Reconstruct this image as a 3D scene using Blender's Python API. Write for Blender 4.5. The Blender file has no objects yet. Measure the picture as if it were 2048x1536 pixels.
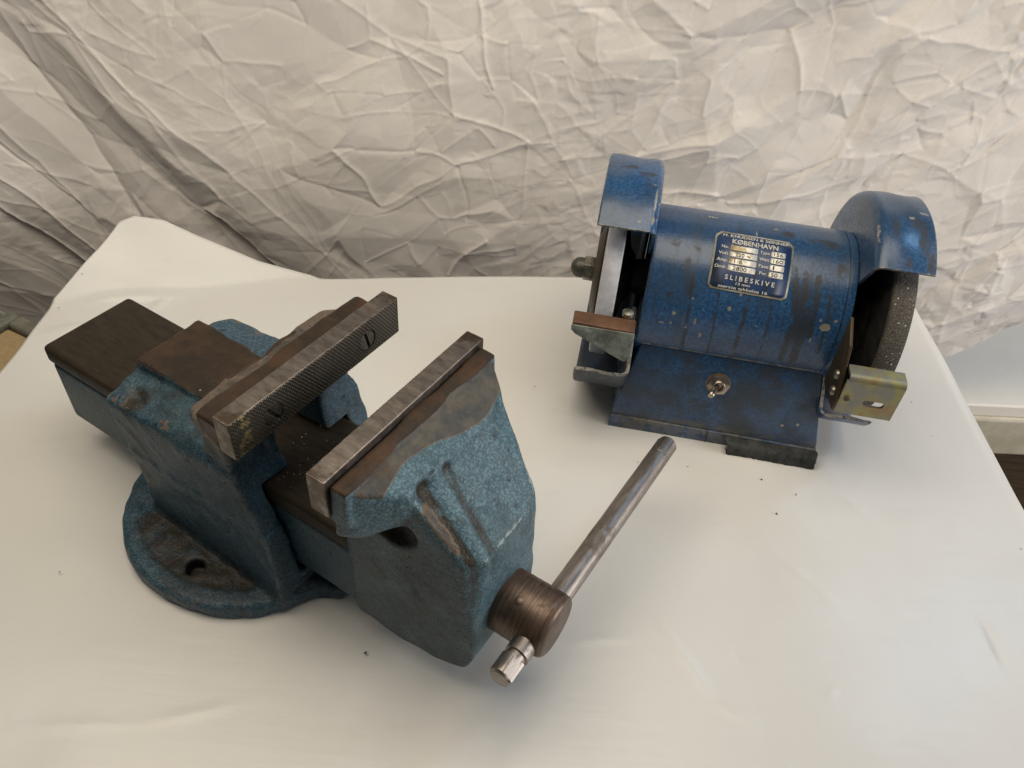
import bpy, bmesh, math, random
import numpy as np
from mathutils import Matrix, Vector
from mathutils.geometry import delaunay_2d_cdt

# ------------------------------------------------------------------ camera, world, light, exposure
scene = bpy.context.scene
COL = scene.collection
R = math.radians

CAM_F, CAM_PITCH, CAM_ROLL, CAM_H = 1594.27, 0.75119, 0.08216, 0.45545
cd = bpy.data.cameras.new('camera')
cam = bpy.data.objects.new('camera', cd)
COL.objects.link(cam)
c_, s_ = math.cos(CAM_PITCH), math.sin(CAM_PITCH)
right, up, fwd = Vector((1, 0, 0)), Vector((0, s_, c_)), Vector((0, c_, -s_))
cr, sr = math.cos(CAM_ROLL), math.sin(CAM_ROLL)
r2, u2 = cr * right + sr * up, -sr * right + cr * up
cam.matrix_world = Matrix(((r2.x, u2.x, -fwd.x, 0), (r2.y, u2.y, -fwd.y, 0), (r2.z, u2.z, -fwd.z, CAM_H), (0, 0, 0, 1)))
cd.sensor_width = 36.0
cd.lens = CAM_F / 2048 * 36.0
cd.clip_start, cd.clip_end = 0.01, 100
scene.camera = cam

world = bpy.data.worlds.new('World')
scene.world = world
world.use_nodes = True
bg = world.node_tree.nodes['Background']
bg.inputs[0].default_value = (0.95, 0.95, 0.95, 1)
bg.inputs[1].default_value = 0.045

def area(name, loc, target, size, power, color, spread=180):
    ld = bpy.data.lights.new(name, 'AREA')
    ld.shape = 'RECTANGLE'; ld.size, ld.size_y = size
    ld.energy = power; ld.color = color; ld.spread = R(spread)
    o = bpy.data.objects.new(name, ld); COL.objects.link(o)
    o.location = loc
    o.rotation_euler = (Vector(target) - Vector(loc)).to_track_quat('-Z', 'Y').to_euler()
    return o
area('window_light', (1.38, 0.08, 0.42), (0.05, 0.52, 0.08), (0.80, 0.60), 12.4, (1.0, 0.97, 0.94))
area('skylight', (0.95, 0.90, 1.12), (0.27, 0.25, 0.0), (0.16, 0.50), 2.3, (0.38, 0.65, 1.0))
area('ceiling_lamp', (-0.18, 0.40, 0.98), (-0.18, 0.60, 0.05), (1.20, 0.55), 8.8, (1.0, 0.89, 0.72))

scene.view_settings.view_transform = 'Standard'
scene.view_settings.look = 'None'
scene.view_settings.gamma = 1.0
scene.view_settings.use_curve_mapping = False
scene.view_settings.exposure = 0.0

rng = np.random.default_rng(7)
random.seed(7)

# ------------------------------------------------------------------ helpers
def link(name, me, mat=None, parent=None, smooth=None):
    o = bpy.data.objects.new(name, me)
    COL.objects.link(o)
    if mat is not None:
        me.materials.append(mat)
    if parent is not None:
        o.parent = parent
    if smooth is not None:
        if smooth is True:
            me.polygons.foreach_set('use_smooth', [True] * len(me.polygons))
        else:
            me.polygons.foreach_set('use_smooth', [True] * len(me.polygons))
            me.set_sharp_from_angle(angle=R(smooth))
    return o

def tag(o, label=None, cat=None, group=None, kind=None):
    if label: o['label'] = label
    if cat: o['category'] = cat
    if group: o['group'] = group
    if kind: o['kind'] = kind
    return o

def empty(name, loc, rz):
    o = bpy.data.objects.new(name, None); COL.objects.link(o)
    o.location = loc; o.rotation_euler = (0, 0, rz); o.empty_display_size = 0.02
    return o

def pymesh(name, v, f):
    me = bpy.data.meshes.new(name)
    me.from_pydata([tuple(map(float, p)) for p in v], [], [tuple(int(i) for i in q) for q in f])
    me.update()
    return me

def npmesh(name, V, Q):
    """fast quad mesh from numpy arrays"""
    me = bpy.data.meshes.new(name)
    V = np.ascontiguousarray(V, np.float32); Q = np.ascontiguousarray(Q, np.int32)
    me.vertices.add(len(V)); me.vertices.foreach_set('co', V.ravel())
    me.loops.add(Q.size); me.loops.foreach_set('vertex_index', Q.ravel())
    me.polygons.add(len(Q)); me.polygons.foreach_set('loop_start', np.arange(0, Q.size, 4, dtype=np.int32))
    me.update(calc_edges=True)
    me.validate()
    return me

def gridmesh(name, P):
    """P: (n,m,3) grid"""
    n, m = P.shape[:2]
    i = np.arange(n * m).reshape(n, m)
    Q = np.stack([i[:-1, :-1], i[1:, :-1], i[1:, 1:], i[:-1, 1:]], -1).reshape(-1, 4)
    return npmesh(name, P.reshape(-1, 3), Q)

def attr(me, name, vals):
    a = me.attributes.new(name, 'FLOAT', 'POINT')
    a.data.foreach_set('value', np.ascontiguousarray(vals, np.float32))

def normals_z(me):
    a = np.zeros(len(me.vertices) * 3, np.float32); me.vertex_normals.foreach_get('vector', a)
    return a.reshape(-1, 3)[:, 2]

def coords(me):
    a = np.zeros(len(me.vertices) * 3, np.float32); me.vertices.foreach_get('co', a)
    return a.reshape(-1, 3)

def bevel_mesh(me, w, seg=2, angle=30):
    bm = bmesh.new(); bm.from_mesh(me)
    es = [e for e in bm.edges if e.is_manifold and e.calc_face_angle(0) > R(angle)]
    bmesh.ops.bevel(bm, geom=es, offset=w, segments=seg, affect='EDGES', profile=0.5, clamp_overlap=True)
    bm.to_mesh(me); bm.free(); me.update()
    return me

def hull_mesh(name, pts, bev=0, seg=2):
    bm = bmesh.new()
    for p in pts: bm.verts.new(p)
    r = bmesh.ops.convex_hull(bm, input=bm.verts)
    bmesh.ops.delete(bm, geom=[v for v in bm.verts if not v.link_faces], context='VERTS')
    bmesh.ops.dissolve_limit(bm, angle_limit=R(1), verts=bm.verts, edges=bm.edges)
    bmesh.ops.recalc_face_normals(bm, faces=bm.faces)
    me = bpy.data.meshes.new(name); bm.to_mesh(me); bm.free()
    if bev: bevel_mesh(me, bev, seg)
    return me

def box_mesh(name, x0, x1, y0, y1, z0, z1, bev=0, seg=2):
    return hull_mesh(name, [(x, y, z) for x in (x0, x1) for y in (y0, y1) for z in (z0, z1)], bev, seg)

def prism_mesh(name, poly, axis, a, b, bev=0, seg=2):
    """poly of 2D points in the other two axes, extruded along axis (0,1,2)"""
    n = len(poly); v = []
    for w in (a, b):
        for (p, q) in poly:
            v.append((w, p, q) if axis == 0 else ((p, w, q) if axis == 1 else (p, q, w)))
    f = [tuple(range(n)), tuple(range(2 * n - 1, n - 1, -1))]
    f += [(i, i + n, (i + 1) % n + n, (i + 1) % n) for i in range(n)]
    me = pymesh(name, v, f)
    bm = bmesh.new(); bm.from_mesh(me); bmesh.ops.recalc_face_normals(bm, faces=bm.faces); bm.to_mesh(me); bm.free()
    if bev: bevel_mesh(me, bev, seg)
    return me

def lathe_mesh(name, prof, axis='X', n=48, closed=False, a0=0, a1=2 * math.pi):
    """prof: (along, radius) list; spun about an axis through the origin"""
    v, f = [], []
    full = abs(a1 - a0 - 2 * math.pi) < 1e-6
    m = n if full else n + 1
    k = len(prof)
    for i in range(m):
        t = a0 + (a1 - a0) * i / n
        for (h, r) in prof:
            c, s = r * math.cos(t), r * math.sin(t)
            v.append({'X': (h, c, s), 'Y': (c, h, s), 'Z': (c, s, h)}[axis])
    kk = k if closed else k - 1
    for i in range(n):
        j = (i + 1) % m
        for q in range(kk):
            q2 = (q + 1) % k
            f.append((i * k + q, i * k + q2, j * k + q2, j * k + q))
    if not full and closed:
        f.append(tuple(range(k))); f.append(tuple((m - 1) * k + q for q in range(k - 1, -1, -1)))
    me = pymesh(name, v, f)
    bm = bmesh.new(); bm.from_mesh(me)
    bmesh.ops.remove_doubles(bm, verts=bm.verts, dist=1e-6)
    bmesh.ops.recalc_face_normals(bm, faces=bm.faces); bm.to_mesh(me); bm.free(); me.update()
    return me

def xf(me, M):
    me.transform(M); me.update(); return me
T = lambda x, y, z: Matrix.Translation((x, y, z))

def ngon(n, r, rot=0):
    return [(r * math.cos(rot + 2 * math.pi * i / n), r * math.sin(rot + 2 * math.pi * i / n)) for i in range(n)]

# -- signed distance casting: smooth blends give the fillets of a casting
class Field:
    def __init__(s, lo, hi, h):
        s.lo = np.array(lo, np.float32); s.h = h
        n = [int(math.ceil((hi[i] - lo[i]) / h)) + 1 for i in range(3)]
        ax = [np.arange(n[i], dtype=np.float32) * h + lo[i] for i in range(3)]
        s.X, s.Y, s.Z = np.meshgrid(*ax, indexing='ij')
def smin(a, b, k):
    h = np.maximum(k - np.abs(a - b), 0) / k
    return np.minimum(a, b) - h * h * k * 0.25
def smax(a, b, k): return -smin(-a, -b, k)
def planes_of(pts):
    bm = bmesh.new()
    for p in pts: bm.verts.new(p)
    bmesh.ops.convex_hull(bm, input=bm.verts)
    bmesh.ops.delete(bm, geom=[v for v in bm.verts if not v.link_faces], context='VERTS')
    bmesh.ops.recalc_face_normals(bm, faces=bm.faces)
    out = []
    for f in bm.faces:
        n = f.normal.copy(); d = n.dot(f.verts[0].co)
        if not any((n - m).length < 0.02 and abs(d - e) < 4e-4 for m, e in out): out.append((n, d))
    bm.free()
    return out
def shull(F, pts, k=0.003):
    d = None
    for n, c in planes_of(pts):
        e = F.X * n.x + F.Y * n.y + F.Z * n.z - c
        d = e if d is None else smax(d, e, k)
    return d
def sym(pts): return [(x, s * y, z) for (x, y, z) in pts for s in (1, -1)]
def scapsule(F, a, b, r):
    a = np.array(a, np.float32); b = np.array(b, np.float32); ab = b - a; L = float(ab @ ab)
    t = np.clip(((F.X - a[0]) * ab[0] + (F.Y - a[1]) * ab[1] + (F.Z - a[2]) * ab[2]) / L, 0, 1)
    return np.sqrt((F.X - a[0] - t * ab[0]) ** 2 + (F.Y - a[1] - t * ab[1]) ** 2 + (F.Z - a[2] - t * ab[2]) ** 2) - r
def sbox(F, x0, x1, y0, y1, z0, z1, r=0.0, useabs=False):
    Y = np.abs(F.Y) if useabs else F.Y
    qx = np.abs(F.X - (x0 + x1) / 2) - (x1 - x0) / 2 + r
    qy = np.abs(Y - (y0 + y1) / 2) - (y1 - y0) / 2 + r
    qz = np.abs(F.Z - (z0 + z1) / 2) - (z1 - z0) / 2 + r
    out = np.sqrt(np.maximum(qx, 0) ** 2 + np.maximum(qy, 0) ** 2 + np.maximum(qz, 0) ** 2)
    return out + np.minimum(np.maximum(qx, np.maximum(qy, qz)), 0) - r
def surface_nets(name, F, D):
    h, lo = F.h, F.lo
    D = D.astype(np.float32)
    nx, ny, nz = D.shape
    ins = D < 0
    c = ins[:-1, :-1, :-1].astype(np.int8)
    cnt = np.zeros_like(c)
    offs = [(i, j, k) for i in (0, 1) for j in (0, 1) for k in (0, 1)]
    for (i, j, k) in offs: cnt += ins[i:nx - 1 + i, j:ny - 1 + j, k:nz - 1 + k]
    act = (cnt > 0) & (cnt < 8)
    idx = np.full(act.shape, -1, np.int64)
    I = np.argwhere(act); idx[act] = np.arange(len(I))
    acc = np.zeros((len(I), 3), np.float32); num = np.zeros(len(I), np.float32)
    for a in offs:
        for ax in range(3):
            if a[ax]: continue
            b = list(a); b[ax] = 1
            da = D[I[:, 0] + a[0], I[:, 1] + a[1], I[:, 2] + a[2]]
            db = D[I[:, 0] + b[0], I[:, 1] + b[1], I[:, 2] + b[2]]
            m = (da < 0) != (db < 0)
            t = da / np.where(m, da - db, 1)
            p = np.tile(np.array(a, np.float32), (len(I), 1)); p[:, ax] = t
            acc[m] += p[m]; num += m
    V = (I + acc / num[:, None]) * h + lo
    quads = []
    for ax in range(3):
        o1, o2 = [(1, 2), (2, 0), (0, 1)][ax]
        sl0 = [slice(None)] * 3; sl1 = [slice(None)] * 3
        sl0[ax] = slice(0, -1); sl1[ax] = slice(1, None)
        A, B = ins[tuple(sl0)], ins[tuple(sl1)]
        E = np.argwhere(A != B)
        E = E[(E[:, o1] > 0) & (E[:, o2] > 0) & (E[:, o1] < D.shape[o1] - 1) & (E[:, o2] < D.shape[o2] - 1)]
        flip = A[E[:, 0], E[:, 1], E[:, 2]]
        def cell(d1, d2):
            q = E.copy(); q[:, o1] -= d1; q[:, o2] -= d2
            return idx[q[:, 0], q[:, 1], q[:, 2]]
        q = np.stack([cell(1, 1), cell(0, 1), cell(0, 0), cell(1, 0)], -1)
        q[~flip] = q[~flip][:, ::-1]
        quads.append(q)
    Q = np.concatenate(quads); Q = Q[(Q >= 0).all(1)]
    return npmesh(name, V, Q)
def sstep(a, b, x):
    t = np.clip((x - a) / (b - a), 0, 1); return t * t * (3 - 2 * t)

# value noise in numpy for geometry wobble
def vnoise(X, Y, scale, seed):
    r = np.random.default_rng(seed).random((256, 256)).astype(np.float32) * 2 - 1
    x, y = X * scale + 1000, Y * scale + 1000
    xi, yi = np.floor(x).astype(int), np.floor(y).astype(int)
    fx, fy = x - xi, y - yi
    fx, fy = fx * fx * fx * (fx * (6 * fx - 15) + 10), fy * fy * fy * (fy * (6 * fy - 15) + 10)
    g = lambda a, b: r[a % 256, b % 256]
    return (g(xi, yi) * (1 - fx) + g(xi + 1, yi) * fx) * (1 - fy) + (g(xi, yi + 1) * (1 - fx) + g(xi + 1, yi + 1) * fx) * fy

# ------------------------------------------------------------------ materials
class NT:
    def __init__(s, name):
        s.m = bpy.data.materials.new(name); s.m.use_nodes = True
        s.t = s.m.node_tree; s.b = s.t.nodes['Principled BSDF']
        s.co = s.t.nodes.new('ShaderNodeTexCoord').outputs['Object']
    def n(s, typ, **kw):
        nd = s.t.nodes.new(typ)
        for k, v in kw.items():
            if hasattr(nd, k): setattr(nd, k, v)
        return nd
    def set(s, sock, v):
        if isinstance(v, bpy.types.NodeSocket): s.t.links.new(v, sock)
        else: sock.default_value = v
    def scaled(s, sc):
        mp = s.n('ShaderNodeMapping'); s.set(mp.inputs['Vector'], s.co); mp.inputs['Scale'].default_value = sc
        return mp.outputs[0]
    def noise(s, scale, detail=4, rough=0.55, vec=None, dist=0.0):
        nd = s.n('ShaderNodeTexNoise'); s.set(nd.inputs['Vector'], vec or s.co)
        nd.inputs['Scale'].default_value = scale; nd.inputs['Detail'].default_value = detail
        nd.inputs['Roughness'].default_value = rough; nd.inputs['Distortion'].default_value = dist
        return nd.outputs['Fac']
    def voro(s, scale, feature='F1', vec=None, out='Distance'):
        nd = s.n('ShaderNodeTexVoronoi', feature=feature); s.set(nd.inputs['Vector'], vec or s.co)
        nd.inputs['Scale'].default_value = scale
        return nd.outputs[out]
    def ramp(s, fac, a, b, lo=0.0, hi=1.0):
        nd = s.n('ShaderNodeMapRange', interpolation_type='SMOOTHSTEP'); s.set(nd.inputs[0], fac)
        for i, v in enumerate((a, b, lo, hi)): nd.inputs[i + 1].default_value = v
        return nd.outputs[0]
    def mix(s, fac, a, b):
        nd = s.n('ShaderNodeMix', data_type='RGBA')
        s.set(nd.inputs[0], fac)
        s.set(nd.inputs[6], a if isinstance(a, bpy.types.NodeSocket) else (*a, 1))
        s.set(nd.inputs[7], b if isinstance(b, bpy.types.NodeSocket) else (*b, 1))
        return nd.outputs[2]
    def mixf(s, fac, a, b):
        nd = s.n('ShaderNodeMix', data_type='FLOAT')
        s.set(nd.inputs[0], fac); s.set(nd.inputs[2], a); s.set(nd.inputs[3], b)
        return nd.outputs[0]
    def math(s, op, a, b=0.0, clamp=False):
        nd = s.n('ShaderNodeMath', operation=op, use_clamp=clamp)
        s.set(nd.inputs[0], a); s.set(nd.inputs[1], b)
        return nd.outputs[0]
    def attr(s, name):
        nd = s.n('ShaderNodeAttribute'); nd.attribute_name = name
        return nd.outputs['Fac']
    def point(s): return s.n('ShaderNodeNewGeometry').outputs['Pointiness']
    def bump(s, h, strength=0.3, dist=0.001, normal=None):
        nd = s.n('ShaderNodeBump'); s.set(nd.inputs['Height'], h)
        nd.inputs['Strength'].default_value = strength; nd.inputs['Distance'].default_value = dist
        if normal is not None: s.set(nd.inputs['Normal'], normal)
        return nd.outputs[0]
    def done(s, color=None, rough=0.5, metal=0.0, normal=None, spec=0.5):
        if color is not None: s.set(s.b.inputs['Base Color'], color if isinstance(color, bpy.types.NodeSocket) else (*color, 1))
        s.set(s.b.inputs['Roughness'], rough); s.set(s.b.inputs['Metallic'], metal)
        s.set(s.b.inputs['Specular IOR Level'], spec)
        if normal is not None: s.set(s.b.inputs['Normal'], normal)
        return s.m

def mat_cast(name, base, light, dirtamt, wear):
    """hammered blue-green enamel on cast iron, grimy, rubbed through on edges; 'bare' = uncoated metal, 'dirt' = caked grime, and shade put into the colour"""
    m = NT(name)
    wob = m.noise(60, 3)
    vec = m.n('ShaderNodeVectorMath', operation='ADD')
    m.set(vec.inputs[0], m.co)
    sc = m.n('ShaderNodeVectorMath', operation='SCALE'); nz = m.n('ShaderNodeTexNoise'); m.set(nz.inputs['Vector'], m.co); nz.inputs['Scale'].default_value = 500
    m.set(sc.inputs[0], nz.outputs['Color']); sc.inputs['Scale'].default_value = 0.0011; m.set(vec.inputs[1], sc.outputs[0])
    cells = m.voro(760, 'SMOOTH_F1', vec.outputs[0])
    hm = m.ramp(cells, 0.15, 0.62, 1, 0)
    col = m.mix(m.ramp(hm, 0.15, 0.95), base, light)
    col = m.mix(m.ramp(m.noise(22, 5, 0.6), 0.42, 0.70, 0, 0.45), col, (0.045, 0.085, 0.10))
    grain = m.ramp(m.noise(210, 6, 0.78), 0.38, 0.62)
    col = m.mix(m.math('MULTIPLY', m.math('SUBTRACT', 1.0, grain), 0.30), col, (0.012, 0.022, 0.028))
    # brown film of old oil
    film = m.ramp(m.noise(21, 9, 0.72, dist=0.5), 0.60 - dirtamt, 0.74 - dirtamt * 0.6, 0, 0.80)
    col = m.mix(film, col, (0.026, 0.030, 0.030))
    streak = m.ramp(m.noise(1.0, 6, 0.7, vec=m.scaled((90, 90, 22))), 0.56, 0.72, 0, 0.75)
    col = m.mix(streak, col, (0.035, 0.030, 0.022))
    pit = m.math('MULTIPLY', m.ramp(m.voro(105, vec=m.scaled((1, 0.6, 1.4))), 0.17, 0.08), m.ramp(m.noise(34, 3), 0.46, 0.54))
    col = m.mix(m.math('MULTIPLY', pit, 0.85), col, (0.014, 0.014, 0.012))
    rub = m.ramp(m.noise(1.0, 8, 0.75, vec=m.scaled((46, 60, 90))), 0.56, 0.70, 0, 0.55)
    col = m.mix(rub, col, (0.105, 0.118, 0.118))
    # scratches to pale primer
    scr = m.ramp(m.noise(1.0, 8, 0.75, vec=m.scaled((520, 70, 210))), 0.68, 0.76, 0, 0.55)
    col = m.mix(scr, col, (0.20, 0.20, 0.17))
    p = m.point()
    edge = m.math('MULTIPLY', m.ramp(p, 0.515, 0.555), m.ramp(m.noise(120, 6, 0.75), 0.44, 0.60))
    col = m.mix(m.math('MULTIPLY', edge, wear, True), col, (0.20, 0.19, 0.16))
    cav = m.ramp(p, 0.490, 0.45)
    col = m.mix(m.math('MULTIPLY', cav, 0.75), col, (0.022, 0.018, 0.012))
    eat = m.ramp(m.math('ADD', m.attr('edge'), m.math('MULTIPLY', m.math('SUBTRACT', m.noise(300, 6, 0.75), 0.5), 2.4)), 0.62, 0.80, 0, 0.8)
    col = m.mix(eat, col, (0.33, 0.36, 0.35))
    dirt_shade = m.math('MULTIPLY', m.attr('dirt_shade'), m.ramp(m.noise(70, 6, 0.7), 0.25, 0.55), True)
    col = m.mix(dirt_shade, col, m.mix(m.noise(200, 3), (0.012, 0.010, 0.007), (0.050, 0.041, 0.027)))
    worn0 = m.attr('worn')
    wsum = m.math('ADD', worn0, m.math('MULTIPLY', m.math('SUBTRACT', m.noise(85, 7, 0.72), 0.5), 0.85))
    worn = m.math('MULTIPLY', m.ramp(wsum, 0.46, 0.60), 0.92)
    prim = m.math('MULTIPLY', m.ramp(wsum, 0.40, 0.47), m.ramp(worn0, 0.02, 0.1))
    col = m.mix(m.math('MULTIPLY', prim, 0.85), col, m.mix(m.noise(150, 4), (0.13, 0.075, 0.045), (0.23, 0.165, 0.115)))
    wc = m.mix(m.ramp(m.noise(48, 7, 0.72), 0.35, 0.65), (0.040, 0.050, 0.054), (0.120, 0.104, 0.080))
    wc = m.mix(m.ramp(m.noise(26, 5, 0.65), 0.50, 0.66, 0, 0.8), wc, (0.058, 0.036, 0.022))
    wc = m.mix(m.ramp(m.noise(1.0, 7, 0.8, vec=m.scaled((240, 70, 200))), 0.62, 0.74, 0, 0.6), wc, (0.24, 0.22, 0.18))
    col = m.mix(worn, col, wc)
    bare0 = m.attr('bare')
    bare = m.ramp(m.math('ADD', bare0, m.math('MULTIPLY', m.math('SUBTRACT', m.noise(160, 5, 0.65), 0.5), 0.55)), 0.42, 0.58)
    rust = m.mix(m.ramp(m.noise(45, 6, 0.65), 0.35, 0.70), (0.034, 0.026, 0.020), (0.075, 0.044, 0.027))
    rust = m.mix(m.ramp(m.noise(19, 4, 0.6), 0.62, 0.75, 0, 0.5), rust, (0.13, 0.050, 0.018))
    rust = m.mix(m.ramp(m.noise(1.0, 8, 0.8, vec=m.scaled((260, 90, 260))), 0.66, 0.76, 0, 0.5), rust, (0.26, 0.24, 0.20))
    col = m.mix(bare, col, rust)
    fleck = m.ramp(m.voro(95), 0.055, 0.035, 0, 1)
    fl = m.math('MULTIPLY', fleck, m.ramp(m.noise(25, 2), 0.58, 0.62))
    col = m.mix(fl, col, (0.55, 0.53, 0.47))
    rough = m.mixf(film, 0.42, 0.62)
    rough = m.mixf(worn, rough, 0.50)
    rough = m.mixf(bare, rough, 0.50)
    hh = m.math('ADD', m.math('MULTIPLY', hm, 0.45), m.math('MULTIPLY', m.noise(260, 6, 0.75), 0.9))
    hh = m.mixf(bare, hh, m.math('MULTIPLY', m.noise(420, 4), 0.35))
    nrm = m.bump(hh, 0.38, 0.0006)
    nrm = m.bump(m.math('SUBTRACT', m.noise(60, 6, 0.7), m.math('MULTIPLY', pit, 0.35)), 0.55, 0.0022, nrm)
    return m.done(col, rough, 0.0, nrm, m.mixf(bare, m.mixf(film, 0.28, 0.15), 0.16))

def mat_steel(name, c0, c1, rough=0.38, brush=(30, 600, 300), rust=(0.10, 0.055, 0.03), rustamt=0.5, metal=0.9, spec=0.5):
    m = NT(name)
    b = m.noise(1.0, 6, 0.7, vec=m.scaled(brush))
    col = m.mix(m.ramp(b, 0.3, 0.7), c0, c1)
    r = m.ramp(m.noise(38, 6, 0.68, dist=0.5), 0.62 - 0.12 * rustamt, 0.80 - 0.14 * rustamt, 0, 0.85)
    col = m.mix(r, col, rust)
    pits = m.ramp(m.voro(240), 0.12, 0.05, 0, 0.6)
    pits = m.math('MULTIPLY', pits, m.ramp(m.noise(60, 3), 0.5, 0.62))
    col = m.mix(pits, col, (0.03, 0.022, 0.016))
    e = m.ramp(m.point(), 0.53, 0.60, 0, 0.6)
    col = m.mix(e, col, tuple(min(1, x * 1.9) for x in c1))
    nrm = m.bump(m.math('ADD', m.math('MULTIPLY', b, 0.5), m.math('MULTIPLY', m.noise(500, 3), 0.4)), 0.22, 0.0005)
    return m.done(col, m.mixf(r, m.mixf(b, rough - 0.08, rough + 0.12), 0.65), m.mixf(r, metal, 0.2 * metal), nrm, spec)

def mat_plate():
    m_ = mat_steel('ground_jaw_steel', (0.16, 0.137, 0.122), (0.25, 0.218, 0.195), 0.40, (110, 300, 160), rustamt=0.3)
    t = m_.node_tree; b = t.nodes['Principled BSDF']
    src = b.inputs['Base Color'].links[0].from_socket
    m = NT.__new__(NT); m.m, m.t, m.b = m_, t, b
    m.co = [n for n in t.nodes if n.type == 'TEX_COORD'][0].outputs['Object']
    sx = m.n('ShaderNodeSeparateXYZ'); m.set(sx.inputs[0], m.co)
    e = m.math('ADD', m.ramp(m.math('ABSOLUTE', sx.outputs[1]), 0.030, 0.062, 0, 0.55), m.math('MULTIPLY', m.math('SUBTRACT', m.noise(75, 6, 0.7), 0.5), 1.3))
    col = m.mix(m.ramp(e, 0.34, 0.62, 0, 0.85), src, (0.075, 0.052, 0.034))
    m.set(b.inputs['Base Color'], col)
    return m_

def mat_enamel(name, streaks=True, edgew=0.9, zwear=False):
    """grinder's blue enamel with oil smears, chips and bare rims; 'grime' and 'chip' mark stains with a place of their own"""
    m = NT(name)
    mott = m.noise(520, 3, 0.6)
    col = m.mix(m.ramp(mott, 0.35, 0.7), (0.014, 0.056, 0.150), (0.038, 0.120, 0.265))
    col = m.mix(m.ramp(m.noise(14, 5, 0.6), 0.40, 0.64, 0, 0.65), col, (0.034, 0.060, 0.098))
    film = m.ramp(m.noise(1.0, 7, 0.68, vec=m.scaled((95, 26, 26)) if streaks else m.scaled((40, 40, 40))), 0.38 if zwear else 0.52, 0.62 if zwear else 0.70, 0, 0.82 if zwear else 0.66)
    col = m.mix(film, col, (0.030, 0.036, 0.044))
    g = m.ramp(m.math('ADD', m.attr('grime'), m.math('MULTIPLY', m.math('SUBTRACT', m.noise(120, 8, 0.75), 0.5), 1.3)), 0.36, 0.62, 0, 0.80)
    col = m.mix(g, col, (0.026, 0.024, 0.020))
    scr = m.ramp(m.noise(1.0, 8, 0.80, vec=m.scaled((150, 330, 560))), 0.655, 0.74, 0, 0.6)
    col = m.mix(scr, col, (0.19, 0.22, 0.24))
    if zwear:
        sz = m.n('ShaderNodeSeparateXYZ'); m.set(sz.inputs[0], m.co)
        zw = m.math('MULTIPLY', m.ramp(m.math('ABSOLUTE', m.math('SUBTRACT', sz.outputs[2], 0.0140)), 0.0065, 0.0015), m.ramp(m.noise(1.0, 7, 0.75, vec=m.scaled((45, 150, 220))), 0.40, 0.58, 0, 0.8))
        col = m.mix(zw, col, m.mix(m.noise(60, 4), (0.045, 0.042, 0.034), (0.17, 0.155, 0.12)))
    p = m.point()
    edge = m.math('MULTIPLY', m.ramp(p, 0.54, 0.62), m.ramp(m.noise(150, 5, 0.7), 0.38, 0.55))
    chipn = m.math('MULTIPLY', m.ramp(m.math('ADD', m.voro(75), m.math('MULTIPLY', m.noise(300, 3), 0.12)), 0.17, 0.13), m.ramp(m.noise(17, 3), 0.54, 0.60))
    chip = m.math('MAXIMUM', m.math('MULTIPLY', edge, edgew), m.math('MAXIMUM', chipn, m.ramp(m.math('ADD', m.attr('chip'), m.math('MULTIPLY', m.math('SUBTRACT', m.noise(330, 4), 0.5), 0.9)), 0.5, 0.6)))
    col = m.mix(chip, col, m.mix(m.noise(90, 3), (0.15, 0.135, 0.11), (0.36, 0.34, 0.29)))
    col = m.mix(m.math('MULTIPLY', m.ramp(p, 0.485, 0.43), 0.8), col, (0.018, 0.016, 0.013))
    rough = m.mixf(g, m.mixf(film, 0.26, 0.46), 0.5)
    hh = m.math('ADD', m.math('MULTIPLY', mott, 0.5), m.math('MULTIPLY', chip, -1.0))
    nrm = m.bump(hh, 0.28, 0.0004)
    nrm = m.bump(m.noise(40, 4), 0.15, 0.002, nrm)
    return m.done(col, rough, 0.0, nrm, 0.55)

def mat_plain(name, c0, c1, scale=80, rough=0.6, metal=0.0, bump=0.2, bscale=300, bdist=0.0005, spec=0.5):
    m = NT(name)
    col = m.mix(m.ramp(m.noise(scale, 6, 0.65), 0.32, 0.68), c0, c1)
    nrm = m.bump(m.noise(bscale, 4, 0.65), bump, bdist)
    return m.done(col, rough, metal, nrm, spec)

M = {}
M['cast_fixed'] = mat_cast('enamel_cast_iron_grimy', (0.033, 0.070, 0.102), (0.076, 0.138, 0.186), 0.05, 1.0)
M['cast_moving'] = mat_cast('enamel_cast_iron_lit', (0.074, 0.140, 0.176), (0.150, 0.240, 0.282), 0.04, 1.0)  # lighter copy of the enamel: light on the sloping front put into the colour
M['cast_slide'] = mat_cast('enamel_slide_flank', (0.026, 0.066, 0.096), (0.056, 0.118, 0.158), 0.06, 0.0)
M['plate'] = mat_plate()
M['knurl'] = mat_steel('dark_knurled_steel', (0.060, 0.052, 0.042), (0.13, 0.115, 0.095), 0.45, (300, 300, 300), rustamt=0.3, metal=0.7)
M['slide_top'] = mat_steel('dark_oiled_iron', (0.018, 0.014, 0.0095), (0.040, 0.031, 0.021), 0.50, (60, 260, 260), (0.030, 0.022, 0.014), 0.4, metal=0.0, spec=0.14)
M['rod'] = mat_steel('polished_bar_steel', (0.19, 0.165, 0.145), (0.34, 0.305, 0.28), 0.42, (300, 45, 300), (0.085, 0.055, 0.040), 0.75)
M['hub'] = mat_steel('turned_rusty_steel', (0.078, 0.050, 0.036), (0.20, 0.150, 0.118), 0.42, (800, 50, 50), (0.075, 0.034, 0.019), 1.1, metal=0.75)
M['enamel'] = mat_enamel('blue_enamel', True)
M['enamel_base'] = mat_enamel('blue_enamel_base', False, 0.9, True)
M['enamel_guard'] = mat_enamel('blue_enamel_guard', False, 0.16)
M['blackiron'] = mat_plain('near_black_iron', (0.008, 0.008, 0.008), (0.030, 0.028, 0.024), 90, 0.6)
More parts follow.
